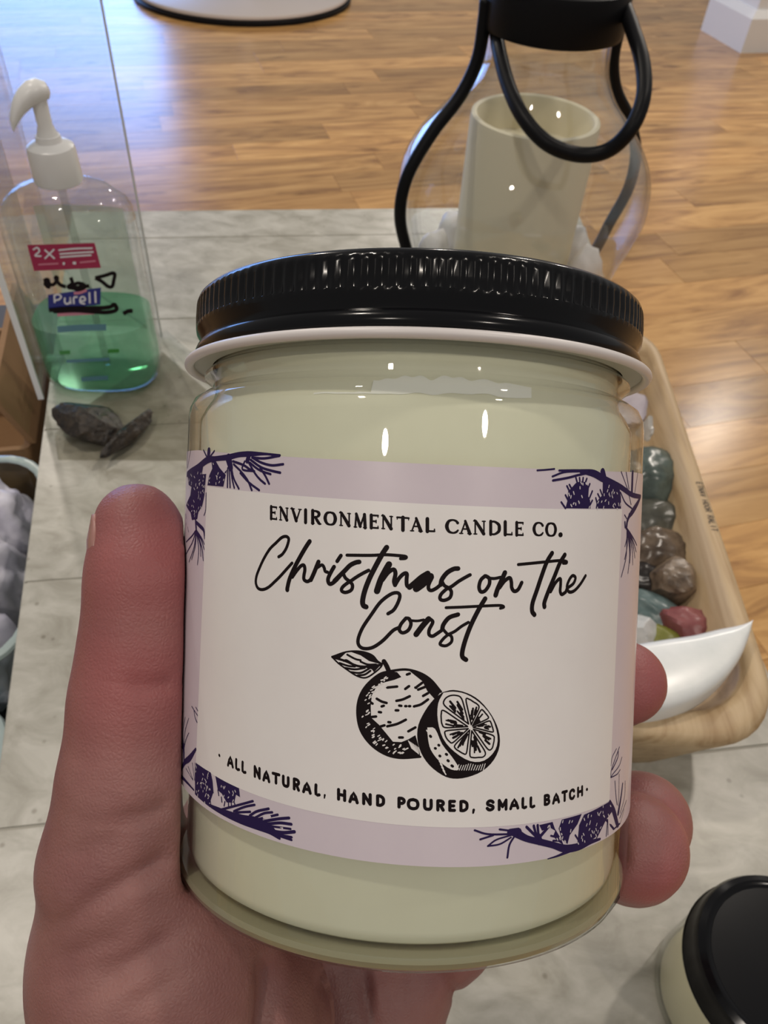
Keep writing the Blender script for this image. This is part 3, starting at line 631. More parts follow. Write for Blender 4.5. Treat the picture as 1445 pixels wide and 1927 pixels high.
# label: sheet, panel and prints, all wrapped on the cylinder
top_px = [(375, 848.5), (460, 853), (560, 859), (700, 868), (780, 872.5), (900, 879), (1000, 882.5), (1100, 885.5), (1185, 887.5)]
bot_px = [(350, 1488), (400, 1527), (460, 1556), (550, 1588), (680, 1622), (800, 1637), (900, 1635), (1000, 1617), (1080, 1596), (1140, 1573), (1165, 1562)]
def edge(pts):
    q = np.array([lab(*p) for p in pts]); c = np.polyfit(q[:, 0], q[:, 1], 2); lo, hi = q[0, 0], q[-1, 0]
    def f(s):
        sc_ = min(max(s, lo), hi); v = np.polyval(c, sc_); return v + (c[0] * 2 * sc_ + c[1]) * 0.3 * (s - sc_)
    return f
ltop, lbot = edge(top_px), edge(bot_px)
def sheet(nm, s0, s1, f0, f1, m, r, n=90, parent=None, thick=0.0):
    V, Fc = [], []
    for i in range(n + 1):
        for rr in ((r, r - thick) if thick else (r,)):
            t = i / n
            a0, a1 = (s0(t), s1(t)) if callable(s0) else (s0 + (s1 - s0) * t,) * 2
            V += [wrap(a0, f0(a0), rr), wrap(a1, f1(a1), rr)]
    k = 4 if thick else 2
    for i in range(n):
        q = i * k; Fc.append((q, q + k, q + k + 1, q + 1))
        if thick:
            Fc += [(q + 2, q + 3, q + k + 3, q + k + 2), (q, q + 2, q + k + 2, q + k), (q + 1, q + k + 1, q + k + 3, q + 3)]
    return sharp(fixn(mesh(nm, V, Fc, m, parent, True)), 30)
label = sheet('label', -72, 72, lbot, ltop, MAT['paper'], 37.10, 140, jar, .08)
R_PAN, R_INK, R_TOP = 37.118, 37.132, 37.146
TLp, TRp, BRp, BLp = lab(391, 915), lab(1169, 958), lab(1145, 1508), lab(370, 1436)
tp = [lab(*p) for p in ((391, 915), (520, 929), (700, 943), (900, 953), (1060, 957.5), (1169, 958))]
bp_ = [lab(*p) for p in ((370, 1436), (450, 1479), (550, 1515), (680, 1546), (800, 1558), (900, 1556), (1000, 1547), (1080, 1530), (1145, 1508))]
ct = np.polyfit([q[0] for q in tp], [q[1] for q in tp], 2); cb = np.polyfit([q[0] for q in bp_], [q[1] for q in bp_], 2)
n = 100; V, Fc = [], []
for i in range(n + 1):
    t = i / n; sT = TLp[0] + (TRp[0] - TLp[0]) * t; sB = BLp[0] + (BRp[0] - BLp[0]) * t
    for j in range(9):
        v = j / 8; s_ = sB + (sT - sB) * v; h_ = np.polyval(cb, sB) + (np.polyval(ct, sT) - np.polyval(cb, sB)) * v; V.append(wrap(s_, h_, R_PAN))
for i in range(n):
    for j in range(8): k = i * 9 + j; Fc.append((k, k + 9, k + 10, k + 1))
fixn(mesh('white_panel', V, Fc, MAT['panel'], label, True))

class Ink:
    """Collects ribbons and filled shapes given as picture points, laid out on the label surface."""
    def __init__(s, r): s.V, s.F, s.r = [], [], r
    def ribbon(s, pts, w, sub=5, taper=0.0):
        P = []
        for p in pts: P.append((*lab(p[0], p[1]), (p[2] if len(p) > 2 else w)))
        P = catmull([np.array(p) for p in P], sub); pxmm = 0.0880
        n = len(P); base = len(s.V); rows_ = []
        for i, p in enumerate(P):
            t = P[min(i + 1, n - 1)][:2] - P[max(i - 1, 0)][:2]; l = np.linalg.norm(t) + 1e-9; nn = np.array([-t[1], t[0]]) / l
            ww = max(p[2], .3) * pxmm * .5 * (1 - taper * i / max(n - 1, 1))
            rows_.append((p[:2] + nn * ww, p[:2] - nn * ww, ww, t / l))
        for i, (a, c, ww, t) in enumerate(rows_):
            s.V += [wrap(*a, s.r), wrap(*c, s.r)]
            if i: k = base + i * 2; s.F.append((k - 2, k - 1, k + 1, k))
        for idx, sg in ((0, -1), (n - 1, 1)):                       # round ends
            a, c, ww, t = rows_[idx]; mid = (a + c) / 2; k0 = len(s.V); e = (a - mid)
            fan = [mid + e * math.cos(q) + sg * t * ww * math.sin(q) for q in [math.pi * j / 5 for j in range(6)]]
            for f in fan: s.V.append(wrap(*f, s.r))
            s.F.append(tuple(range(k0, k0 + 6)))
    def fill(s, pts, smooth=0):
        q = [lab(*p[:2]) for p in pts]
        if smooth: q = catmull(q + [q[0]], smooth)[:-1]
        tri = tessellate_polygon([[Vector((a[0], a[1], 0)) for a in q]])
        bm = bmesh.new(); vs = [bm.verts.new((a[0], a[1], 0)) for a in q]
        for t in tri:
            try: bm.faces.new([vs[k] for k in t])
            except ValueError: pass
        for _ in range(5):
            es = [e for e in bm.edges if abs(e.verts[0].co.x - e.verts[1].co.x) > 1.6]
            if not es: break
            bmesh.ops.subdivide_edges(bm, edges=es, cuts=1); bmesh.ops.triangulate(bm, faces=bm.faces)
        k0 = len(s.V); bm.verts.index_update()
        for v in bm.verts: s.V.append(wrap(v.co.x, v.co.y, s.r))
        for f in bm.faces: s.F.append(tuple(k0 + v.index for v in f.verts))
        bm.free()
    def done(s, nm, m, parent):
        o = mesh(nm, s.V, s.F, m, parent)
        bm = bmesh.new(); bm.from_mesh(o.data)
        for f in bm.faces:
            c = f.calc_center_median(); f.normal_update()
            if f.normal.x * c.x + f.normal.y * c.y < 0: f.normal_flip()
        bm.to_mesh(o.data); bm.free(); return o
def crop(ox, oy, k): return lambda L: [(ox + p[0] / k, oy + p[1] / k) + ((p[2] / k,) if len(p) > 2 else ()) for p in L]

# --- script lettering
A = crop(470, 1000, 7.225); ik = Ink(R_INK)
for L, wd in [([(400, 345), (450, 310), (500, 235), (530, 150), (535, 95), (500, 68), (440, 85), (360, 160), (280, 240), (200, 370), (140, 500), (100, 610), (92, 700), (120, 770), (180, 790), (260, 760), (350, 680), (430, 600), (510, 510), (582, 430)], 34),
              ([(820, 135), (770, 210), (700, 330), (620, 480), (550, 640), (520, 760), (517, 795)], 48), ([(585, 620), (640, 540), (700, 470), (742, 460), (755, 520), (742, 600), (745, 655), (790, 680), (840, 650)], 38),
              ([(835, 660), (880, 560), (920, 460), (940, 412)], 46), ([(925, 490), (985, 455), (1015, 490), (1030, 540), (1065, 555)], 34), ([(1150, 480), (1110, 550), (1070, 640), (1078, 700), (1112, 712), (1180, 660), (1250, 580)], 42), ([(1243, 328), (1192, 405)], 40)]:
    ik.ribbon(A(L), wd / 7.225)
Bc = crop(630, 1010, 5.78)
for L, wd in [([(0, 480), (60, 420), (110, 370), (170, 310), (230, 280), (268, 273)], 38), ([(95, 400), (120, 450), (170, 490), (195, 530), (180, 580), (120, 605), (78, 588), (85, 550), (130, 510), (180, 478), (250, 430), (320, 390), (370, 365)], 29),
              ([(565, 115), (510, 200), (440, 330), (380, 450), (330, 580), (305, 690), (312, 745), (342, 762)], 42), ([(135, 200), (400, 202), (550, 195), (700, 205), (772, 215), (768, 234), (715, 238)], 26),
              ([(590, 300), (550, 370), (500, 470), (460, 590)], 52), ([(520, 470), (580, 390), (640, 355), (660, 400), (645, 480), (655, 525)], 34), ([(655, 525), (700, 450), (750, 402), (783, 402), (780, 470), (785, 530), (812, 548)], 32),
              ([(812, 548), (870, 500), (940, 440), (1010, 397)], 44), ([(885, 565), (960, 510), (1040, 430)], 56), ([(1058, 440), (1020, 520), (1020, 568), (1050, 583), (1100, 560), (1150, 520)], 30),
              ([(1150, 520), (1165, 460), (1220, 390), (1290, 350), (1338, 345)], 38), ([(1160, 480), (1190, 530), (1240, 560), (1265, 600), (1250, 660), (1190, 690), (1145, 678), (1150, 630), (1210, 570), (1270, 538), (1350, 480), (1445, 425), (1468, 414)], 29)]:
    ik.ribbon(Bc(L), wd / 5.78)
Cc = crop(880, 1020, 6.283)
for L, wd in [([(200, 400), (150, 450), (130, 530), (150, 585), (200, 575), (250, 500), (250, 430), (210, 400)], 34), ([(240, 425), (310, 430), (385, 415)], 28), ([(435, 360), (400, 440), (350, 550), (325, 628)], 44),
              ([(370, 540), (430, 460), (490, 422), (510, 470), (515, 540), (545, 580), (590, 560), (633, 478)], 35), ([(990, 130), (930, 230), (870, 390), (810, 570), (760, 720), (755, 815), (782, 858)], 44),
              ([(592, 265), (750, 250), (900, 235), (1080, 218), (1158, 228), (1158, 248), (1120, 250)], 28), ([(1140, 150), (1080, 250), (1020, 400), (950, 570), (900, 710), (900, 765)], 44),
              ([(972, 585), (1030, 480), (1085, 432), (1090, 500), (1085, 580), (1105, 618), (1150, 590)], 34), ([(1150, 590), (1170, 545), (1240, 490), (1265, 420), (1230, 397), (1190, 450), (1165, 530), (1190, 588), (1250, 575), (1320, 500), (1384, 397)], 32)]:
    ik.ribbon(Cc(L), wd / 6.283)
Dc = crop(660, 1110, 4.817)
for L, wd in [([(338, 215), (390, 180), (430, 110), (445, 50), (420, 25), (360, 40), (270, 110), (190, 220), (110, 340), (70, 440), (75, 500), (120, 530), (200, 520), (290, 460), (380, 370), (432, 342)], 24),
              ([(500, 255), (455, 310), (440, 360), (470, 388), (520, 365), (545, 310), (530, 262), (500, 255)], 24), ([(530, 275), (600, 280), (660, 270)], 18), ([(705, 262), (650, 325), (592, 402)], 38),
              ([(722, 265), (742, 292), (710, 360), (710, 405), (740, 418), (780, 395), (830, 360)], 24), ([(828, 352), (840, 310), (890, 250), (970, 222)], 30),
              ([(830, 350), (870, 395), (910, 420), (910, 470), (860, 505), (808, 492), (830, 450), (880, 405), (940, 375), (1000, 330), (1063, 293)], 21), ([(1215, 78), (1160, 170), (1090, 310), (1040, 440), (1010, 550), (1010, 605), (1042, 632)], 32),
              ([(862, 160), (1000, 155), (1200, 145), (1350, 140), (1383, 155), (1352, 166)], 20)]:
    ik.ribbon(Dc(L), wd / 4.817)
ik.done('script_lettering', MAT['ink'], label)

# --- capital lettering
GL = {  # strokes in a unit box; third number is the relative pen width
 'E': [[(.14, 0, 1), (.14, 1, 1)], [(.14, .98, .6), (.95, .98, .6)], [(.95, 1, .5), (.95, .84, .3)], [(.14, .53, .6), (.7, .53, .6)], [(.72, .62, .4), (.72, .42, .4)], [(.14, .02, .6), (.95, .02, .6)], [(.95, .18, .3), (.95, 0, .5)]],
 'N': [[(.12, 0, .5), (.12, 1, .5)], [(0, 1, .5), (.16, .98, .9), (.86, .04, 1.1)], [(.88, 0, .5), (.88, 1, .5)], [(0, .01, .4), (.26, .01, .4)], [(.74, .99, .4), (1, .99, .4)]],
 'V': [[(.02, .98, .5), (.16, .97, .9), (.52, .05, 1.1)], [(.52, .02, .6), (.88, .97, .5)], [(0, .99, .4), (.34, .99, .4)], [(.74, .99, .4), (1, .99, .4)]], 'I': [[(.5, 0, 1.1), (.5, 1, 1.1)]],
 'R': [[(.14, 0, 1.1), (.14, 1, 1.1)], [(.14, .97, .6), (.5, .97, .7), (.78, .86, 1), (.78, .66, 1), (.5, .5, .6), (.14, .5, .6)], [(.42, .5, .9), (.8, .05, 1), (1, 0, .5)], [(0, .01, .4), (.3, .01, .4)]],
 'O': [[(.5, .985, .6), (.22, .88, .9), (.09, .5, 1.15), (.22, .12, .9), (.5, .015, .6), (.78, .12, .9), (.91, .5, 1.15), (.78, .88, .9), (.5, .985, .6)]],
 'M': [[(.1, 0, .6), (.18, 1, .6)], [(.18, 1, .9), (.5, .08, 1)], [(.5, .08, .6), (.84, 1, .6)], [(.84, 1, 1), (.9, 0, 1)], [(0, .01, .4), (.22, .01, .4)], [(.76, .01, .4), (1, .01, .4)]],
 'T': [[(.5, 0, 1.1), (.5, 1, 1.1)], [(.02, .97, .6), (.98, .97, .6)], [(.03, .97, .4), (.03, .82, .3)], [(.97, .97, .4), (.97, .82, .3)]],
 'A': [[(.12, 0, .5), (.5, .96, .5)], [(.48, .98, .8), (.86, .02, 1.1)], [(.26, .36, .5), (.72, .36, .5)], [(0, .01, .4), (.27, .01, .4)], [(.7, .01, .4), (1, .01, .4)]],
 'L': [[(.14, 0, 1.1), (.14, 1, 1.1)], [(.14, .03, .6), (.95, .03, .6)], [(.95, .2, .4), (.95, .02, .5)]],
 'C': [[(.95, .78, .9), (.82, .92, .7), (.55, .985, .6), (.24, .87, .9), (.09, .5, 1.15), (.24, .13, .9), (.55, .015, .6), (.82, .08, .7), (.97, .22, .6)]],
 'D': [[(.13, 0, 1), (.13, 1, 1)], [(.13, .975, .6), (.5, .97, .7), (.85, .76, 1), (.91, .5, 1.1), (.85, .24, 1), (.5, .03, .7), (.13, .025, .6)]], '.': [[(.4, .08, 1.6), (.6, .08, 1.6)]]}
def slopes(B):
    c = [((b[1] + b[2]) / 2, b[4]) for b in B]; out = []
    for i in range(len(c)):
        a, q = c[max(i - 1, 0)], c[min(i + 1, len(c) - 1)]; out.append((q[1] - a[1]) / (q[0] - a[0]))
    return out
def letters(ikk, boxes, ox, oy, k, font, wpx, sl=None, rel=True):
    sl = sl or slopes([b for b in boxes])
    for b_, s_ in zip(boxes, sl):
        ch, x0, x1, t0, b0 = b_[:5]
        if ch not in font: continue
        for st in font[ch]:
            pts = []
            for p in st:
                x = x0 + p[0] * (x1 - x0); y = b0 + (t0 - b0) * p[1] + s_ * (x - (x0 + x1) / 2)
                pts.append((ox + x / k, oy + y / k, wpx * (p[2] if rel and len(p) > 2 else 1)))
            ikk.ribbon(pts, wpx, sub=5 if len(pts) > 3 else 2)
ik = Ink(R_INK); k5 = 4.983
W1 = [('E', 48, 110, 68, 184), ('N', 135, 215, 77, 195), ('V', 240, 338, 88, 205), ('I', 366, 390, 98, 216), ('R', 432, 520, 106, 226), ('O', 550, 666, 118, 237), ('N', 697, 797, 127, 247), ('M', 830, 946, 137, 262), ('E', 980, 1058, 147, 268), ('N', 1090, 1190, 155, 276), ('T', 1230, 1343, 167, 288), ('A', 1357, 1468, 173, 296), ('L', 1503, 1585, 181, 300)]
W2 = [('C', 290, 408, 140, 264), ('A', 420, 530, 149, 270), ('N', 553, 660, 152, 275), ('D', 697, 800, 155, 278), ('L', 835, 912, 160, 281), ('E', 943, 1015, 165, 285), ('C', 1106, 1200, 166, 288), ('O', 1222, 1325, 170, 292), ('.', 1350, 1374, 172, 290)]
letters(ik, W1, 500, 940, k5, GL, 4.6); letters(ik, W2, 780, 950, k5, GL, 4.6)
ik.done('serif_lettering', MAT['ink'], label)
GS = {'A': [[(0, 0), (.5, 1), (1, 0)], [(.2, .33), (.8, .33)]], 'L': [[(.1, 1), (.1, 0), (1, 0)]], 'N': [[(.05, 0), (.05, 1)], [(.05, 1), (.95, 0)], [(.95, 0), (.95, 1)]], 'T': [[(0, 1), (1, 1)], [(.5, 1), (.5, 0)]],
      'U': [[(.05, 1), (.05, .3), (.2, .05), (.5, 0), (.8, .05), (.95, .3), (.95, 1)]], 'R': [[(.08, 0), (.08, 1)], [(.08, 1), (.6, 1), (.92, .87), (.92, .65), (.6, .5), (.08, .5)], [(.5, .5), (.95, 0)]],
      'H': [[(.05, 0), (.05, 1)], [(.95, 0), (.95, 1)], [(.05, .5), (.95, .5)]], 'D': [[(.08, 0), (.08, 1)], [(.08, 1), (.5, 1), (.88, .8), (.95, .5), (.88, .2), (.5, 0), (.08, 0)]], 'P': [[(.08, 0), (.08, 1)], [(.08, 1), (.6, 1), (.92, .85), (.92, .62), (.6, .45), (.08, .45)]],
      'O': [[(.5, 1), (.15, .88), (.02, .5), (.15, .12), (.5, 0), (.85, .12), (.98, .5), (.85, .88), (.5, 1)]], 'E': [[(1, 0), (.08, 0)], [(.08, 0), (.08, 1)], [(.08, 1), (1, 1)], [(.08, .5), (.85, .5)]],
      'S': [[(.95, .83), (.75, .97), (.4, 1), (.1, .85), (.12, .62), (.5, .5), (.88, .38), (.92, .15), (.6, 0), (.25, .02), (.02, .18)]], 'M': [[(.03, 0), (.03, 1)], [(.03, 1), (.5, .3)], [(.5, .3), (.97, 1)], [(.97, 1), (.97, 0)]],
      'B': [[(.08, 0), (.08, 1)], [(.08, 1), (.6, 1), (.88, .87), (.85, .65), (.6, .53), (.08, .53)], [(.6, .53), (.92, .4), (.95, .15), (.6, 0), (.08, 0)]], 'C': [[(.95, .8), (.75, .97), (.45, 1), (.12, .85), (.02, .5), (.12, .15), (.45, 0), (.75, .03), (.95, .2)]],
      ',': [[(.6, .6), (.5, .2), (.2, -.2)]], '*': [[(.4, .5), (.6, .5)]]}
ik = Ink(R_INK); k4 = 4.014
W3 = [('A', 122, 158, 97, 166), ('L', 182, 205, 119, 187), ('L', 230, 253, 139, 208), ('N', 322, 361, 176, 250), ('A', 390, 431, 205, 277), ('T', 460, 506, 225, 293), ('U', 536, 577, 247, 316), ('R', 617, 655, 267, 342), ('A', 690, 741, 293, 364), ('L', 781, 808, 309, 379),
      ('H', 951, 1002, 346, 419), ('A', 1039, 1094, 367, 437), ('N', 1140, 1194, 378, 450), ('D', 1243, 1294, 392, 460)]
letters(ik, W3, 400, 1400, k4, GS, 4.6, rel=False)
k3 = 3.803
W4 = [('P', 38, 79, 197, 260), ('O', 106, 177, 205, 270), ('U', 221, 272, 209, 274), ('R', 314, 358, 215, 280), ('E', 400, 436, 218, 282), ('D', 478, 528, 219, 283), ('S', 668, 714, 215, 278), ('M', 753, 805, 210, 275), ('A', 836, 888, 205, 268), ('L', 921, 945, 197, 260), ('L', 978, 1003, 192, 254), ('B', 1078, 1111, 176, 238), ('A', 1140, 1180, 165, 227), ('T', 1206, 1236, 150, 212), ('C', 1258, 1290, 138, 198), ('H', 1315, 1347, 118, 178)]
letters(ik, W4, 740, 1450, k3, GS, 4.6, rel=False)
for q in ([(400 + 56 / k4, 1400 + 83 / k4, 4.4), (400 + 58 / k4, 1400 + 87 / k4, 4.4)], [(740 + 1379 / k3, 1450 + 132 / k3, 4.6), (740 + 1381 / k3, 1450 + 134 / k3, 4.6)], [(400 + 850 / k4, 1400 + 383 / k4, 3), (400 + 847 / k4, 1400 + 406 / k4, 2)], [(740 + 573 / k3, 1450 + 279 / k3, 4), (740 + 569 / k3, 1450 + 300 / k3, 3)]):
    ik.ribbon(q, 4, 2)
ik.done('slogan_lettering', MAT['ink'], label)

# --- orange drawing
K = 1445 / 380; Oc = crop(600, 1200, K); ik = Ink(R_INK); hi_ = Ink(R_TOP); random.seed(3)
# leaf
leaf = [(95, 135), (200, 100), (300, 97), (380, 122), (420, 165), (452, 195), (400, 248), (335, 285), (270, 270), (200, 225), (140, 180)]
ik.ribbon(Oc(leaf + [leaf[0]]), 9 / K)
ik.ribbon(Oc([(100, 138), (190, 165), (300, 205), (450, 193)]), 13 / K)
ik.fill(Oc([(230, 100), (300, 97), (380, 122), (440, 188), (360, 165), (300, 125)])); ik.fill(Oc([(100, 138), (200, 102), (150, 150), (200, 170)]))
ik.fill(Oc([(300, 205), (440, 198), (395, 245), (380, 225)]))
for L in ([(205, 120), (260, 150), (300, 160)], [(240, 185), (200, 160), (180, 165)], [(190, 215), (260, 225), (330, 215)], [(230, 245), (300, 250), (360, 220)], [(280, 268), (330, 262), (370, 235)], [(300, 170), (350, 190), (410, 190)], [(150, 180), (210, 200), (260, 205)]): ik.ribbon(Oc(L), 11 / K)
ik.ribbon(Oc([(466, 168), (485, 200), (502, 240)]), 25 / K); ik.ribbon(Oc([(440, 192), (466, 175)]), 12 / K)
# whole orange
rim_ = [(505, 238), (620, 226), (720, 250), (800, 300), (872, 385), (885, 470), (860, 600), (800, 740), (725, 850), (580, 858), (470, 830), (370, 760), (300, 660), (276, 540), (290, 430), (340, 340), (430, 262)]
ik.ribbon(Oc(rim_[:5]), 13 / K); ik.ribbon(Oc(rim_[8:] + rim_[:1]), 12 / K)
ik.fill(Oc([(505, 238), (430, 262), (340, 340), (290, 430), (276, 540), (300, 660), (370, 760), (470, 830), (580, 858), (725, 850), (712, 770), (690, 695), (640, 725), (590, 745), (530, 742), (480, 680), (430, 620), (375, 570), (372, 490), (380, 410), (415, 345), (470, 318), (540, 300), (590, 280), (560, 245)]))
ik.fill(Oc([(640, 230), (720, 250), (800, 300), (872, 385), (830, 440), (775, 380), (740, 310), (690, 270)]))
for L in ([(555, 450), (600, 440), (650, 417)], [(490, 632), (560, 615), (622, 585)], [(490, 355), (560, 348)], [(618, 365), (645, 345)], [(640, 668), (690, 640)], [(680, 490), (730, 475), (780, 440)], [(415, 435), (450, 455), (485, 465)], [(630, 262), (650, 255)], [(700, 350), (740, 320)], [(710, 370), (760, 350)], [(745, 415), (780, 395)], [(450, 490), (465, 485)],
          [(430, 530), (445, 532)], [(550, 518), (568, 518)], [(498, 602), (512, 604)], [(575, 484), (590, 486)], [(618, 488), (626, 488)], [(645, 488), (653, 488)], [(575, 712), (600, 712)], [(370, 460), (385, 470)], [(690, 355), (696, 357)], [(380, 565), (410, 562)], [(420, 640), (470, 625)]): ik.ribbon(Oc(L), 14 / K)
# flecks of light in the dark crescent
for _ in range(70):
    a = random.uniform(1.9, 4.9); rr = random.uniform(.72, .93); cx_, cy_ = 580 + 300 * rr * math.cos(a), 545 - 310 * rr * math.sin(a)
    if 275 < cx_ < 720: hi_.ribbon(Oc([(cx_, cy_), (cx_ + random.uniform(5, 16), cy_ - random.uniform(3, 12))]), random.uniform(4, 8) / K, 1)
for k in range(9): hi_.ribbon(Oc([(640 + k * 9, 735 + k * 6), (665 + k * 6, 790 + k * 5)]), 4 / K, 1)
# half orange
body_ = [(885, 388), (820, 440), (760, 520), (712, 620), (704, 720), (730, 820), (790, 910), (880, 980), (960, 1006), (1060, 996), (1170, 950), (1250, 870), (1290, 770), (1282, 660), (1232, 550), (1150, 450), (1060, 395), (960, 372)]
ik.fill(Oc(body_), 3)
face = [(890, 392), (852, 470), (850, 590), (888, 720), (970, 815), (1080, 880), (1180, 876), (1258, 800), (1274, 700), (1232, 565), (1146, 462), (1050, 402), (960, 384)]
hi_.fill(Oc(face), 3)
hi_.fill(Oc([(775, 640), (830, 650), (880, 760), (950, 850), (1000, 935), (945, 940), (860, 880), (800, 800), (780, 720)]), 3)
for k in range(14): hi_.ribbon(Oc([(770 + k * 9, 660 + k * 22), (790 + k * 9, 690 + k * 22)]), 6 / K, 1)
for k in range(12): hi_.ribbon(Oc([(1000 + k * 17, 905 + 6 * math.sin(k)), (985 + k * 17, 945)]), 4 / K, 1)
hi_.done('drawing_highlights', MAT['panel'], label)
ik3 = Ink(R_TOP + .014); cx_, cy_ = 1085, 640
def ell(a, s):
    # point of the cut face along angle a, scaled about the hub
    n = len(face); best = None
    c, q = math.cos(a), math.sin(a)
    for i in range(n):
        (x1, y1), (x2, y2) = face[i], face[(i + 1) % n]; ex, ey = x2 - x1, y2 - y1; det = c * (-ey) + q * ex
        if abs(det) < 1e-9: continue
        t = ((x1 - cx_) * (-ey) + (y1 - cy_) * ex) / det; v = (c * (y1 - cy_) - q * (x1 - cx_)) / det
        if t > 0 and 0 <= v <= 1: best = t
    return (cx_ + c * best * s, cy_ + q * best * s)
ns = 9
for k in range(ns):
    a0, a1 = 2 * math.pi * k / ns + .28 + .07, 2 * math.pi * (k + 1) / ns + .28 - .07; am = (a0 + a1) / 2
    ik3.ribbon(Oc([ell(am, .10), ell(a0 + .02, .45), ell(a0, .84), ell(a0 + .12, .90), ell(am, .90), ell(a1 - .12, .90), ell(a1, .84), ell(a1 - .02, .45), ell(am, .10)]), 8 / K, 4)
    for j in range(7):
        aa = a0 + (a1 - a0) * random.uniform(.15, .85); r0 = random.uniform(.22, .62); ik3.ribbon(Oc([ell(aa, r0), ell(aa + random.uniform(-.05, .05), r0 + random.uniform(.12, .24))]), random.uniform(7, 14) / K, 1)
for p in ([(855, 765), (858, 768)], [(908, 830), (914, 834)], [(830, 788), (834, 790)], [(862, 842), (866, 845)], [(920, 875), (926, 880)], [(795, 700), (800, 706)], [(948, 912), (956, 918)]): ik3.ribbon(Oc(p), 14 / K, 1)
ik3.done('fruit_segments', MAT['ink'], label)
ik.done('fruit_drawing', MAT['ink'], label)

# --- pine branches in the four corners
random.seed(11); m_pale = mat('pale_print', (0.62, 0.57, 0.60), .4)
pk = Ink(R_INK); ph = Ink(R_TOP)
def corner():
    global pk, ph
    sp_ = pk.done('pine_sprig', MAT['indigo'], label); ph.done('pine_highlights', m_pale, label); pk = Ink(R_INK); ph = Ink(R_TOP)
def lines(c, k, L):
    for pts, wd in L: pk.ribbon(c([p if len(p) < 3 else p for p in pts]), wd / k)
def flecks(c, k, poly, n, wd):
    xs = [p[0] for p in poly]; ys = [p[1] for p in poly]; m = 0
    while m < n:
        x, y = random.uniform(min(xs), max(xs)), random.uniform(min(ys), max(ys)); ins = False; j = len(poly) - 1
        for i in range(len(poly)):
            if (ys[i] > y) != (ys[j] > y) and x < (xs[j] - xs[i]) * (y - ys[i]) / (ys[j] - ys[i]) + xs[i]: ins = not ins
            j = i
        if ins: ph.ribbon(c([(x, y), (x + random.uniform(-.5, .5) * wd * 2, y + random.uniform(1, 2.6) * wd)]), wd / k, 1); m += 1
def needles(c, k, hub, ends, wd):
    for e in ends:
        mx_, my_ = (hub[0] * .45 + e[0] * .55) + (e[1] - hub[1]) * .05, (hub[1] * .45 + e[1] * .55); pk.ribbon(c([(hub[0], hub[1], wd * 1.3), (mx_, my_, wd), (e[0], e[1], wd * .7)]), wd / k, 4)
k = 7.225; c = crop(340, 835, k)
lines(c, k, [([(98, 420, 70), (230, 330, 80), (370, 225, 85), (480, 205, 60), (650, 185, 65), (800, 150, 60), (950, 140, 60), (1150, 140, 30), (1355, 160, 28)], 60), ([(322, 88), (370, 190)], 24), ([(470, 98), (400, 190)], 24), ([(395, 95, 80), (385, 200, 70)], 70),
    ([(980, 190), (1150, 200), (1350, 165)], 28), ([(1000, 200), (1110, 260), (1250, 295), (1400, 280)], 28), ([(960, 220), (1100, 320), (1230, 365), (1360, 395)], 28), ([(950, 260), (1080, 360), (1230, 415)], 26), ([(920, 230), (1010, 390), (1080, 480), (1155, 545)], 26), ([(1090, 330), (1160, 440), (1210, 545)], 26),
    ([(720, 240), (860, 290), (950, 350), (1010, 375)], 28), ([(880, 240), (850, 350), (1010, 375)], 24), ([(730, 280), (830, 380), (920, 500), (975, 632)], 26), ([(820, 400), (940, 530), (1075, 632)], 26), ([(700, 330), (730, 470), (800, 612)], 26), ([(690, 330), (710, 480), (738, 600)], 24), ([(670, 330), (682, 595)], 22), ([(650, 330), (645, 592)], 22),
    ([(660, 200, 110), (690, 330, 80)], 90), ([(940, 150, 60), (915, 235, 60)], 60), ([(110, 70), (95, 330)], 22), ([(150, 72), (105, 330)], 18)])
p1_ = [(430, 240), (490, 240), (540, 330), (600, 400), (640, 350), (610, 480), (590, 585), (375, 565), (400, 430), (440, 340)]; pk.fill(c(p1_)); flecks(c, k, p1_, 12, 12)
p2_ = [(105, 430), (200, 350), (320, 280), (300, 400), (330, 500), (345, 565), (250, 640), (120, 560)]; pk.fill(c(p2_)); flecks(c, k, p2_, 16, 12)
k = 10.14; c = crop(340, 890, k)
p3_ = [(150, 60), (500, 20), (480, 250), (470, 400), (450, 520), (420, 640), (350, 750), (330, 880), (230, 900), (205, 760), (120, 620), (200, 430), (230, 200)]; pk.fill(c(p3_)); flecks(c, k, p3_, 26, 16)
lines(c, k, [([(295, 860, 60), (310, 1060, 70)], 60), ([(300, 930, 60), (390, 1020, 70), (455, 1100, 60), (468, 1260, 16)], 50), ([(500, 380), (490, 700), (460, 810)], 22), ([(110, 780), (165, 1125)], 16), ([(95, 640), (120, 1000)], 14)])
needles(c, k, (312, 1090), [(120, 1320), (120, 1550), (175, 1700), (225, 1650), (335, 1750), (400, 1590), (445, 1670), (462, 1460), (465, 1360)], 30)
corner(); k = 6.568; c = crop(1000, 870, k)
lines(c, k, [([(65, 100), (180, 92), (275, 82)], 18), ([(335, 102), (600, 100), (760, 118)], 22), ([(252, 175), (400, 122), (600, 112)], 20), ([(258, 225), (450, 190), (560, 160), (700, 130)], 24), ([(600, 110, 40), (760, 138, 75), (880, 205, 75), (1000, 255, 60), (1100, 310, 60), (1230, 400, 55), (1330, 425, 50)], 60),
    ([(870, 118, 80), (890, 200, 80)], 80), ([(1335, 425), (1250, 600), (1200, 657)], 55), ([(1240, 125, 55), (1230, 390, 60)], 55), ([(1098, 115), (1180, 340)], 14), ([(1160, 122), (1195, 330)], 14), ([(1305, 125), (1265, 380)], 12), ([(1090, 370), (1150, 500), (1230, 570)], 18), ([(1190, 380), (1220, 520)], 14)])
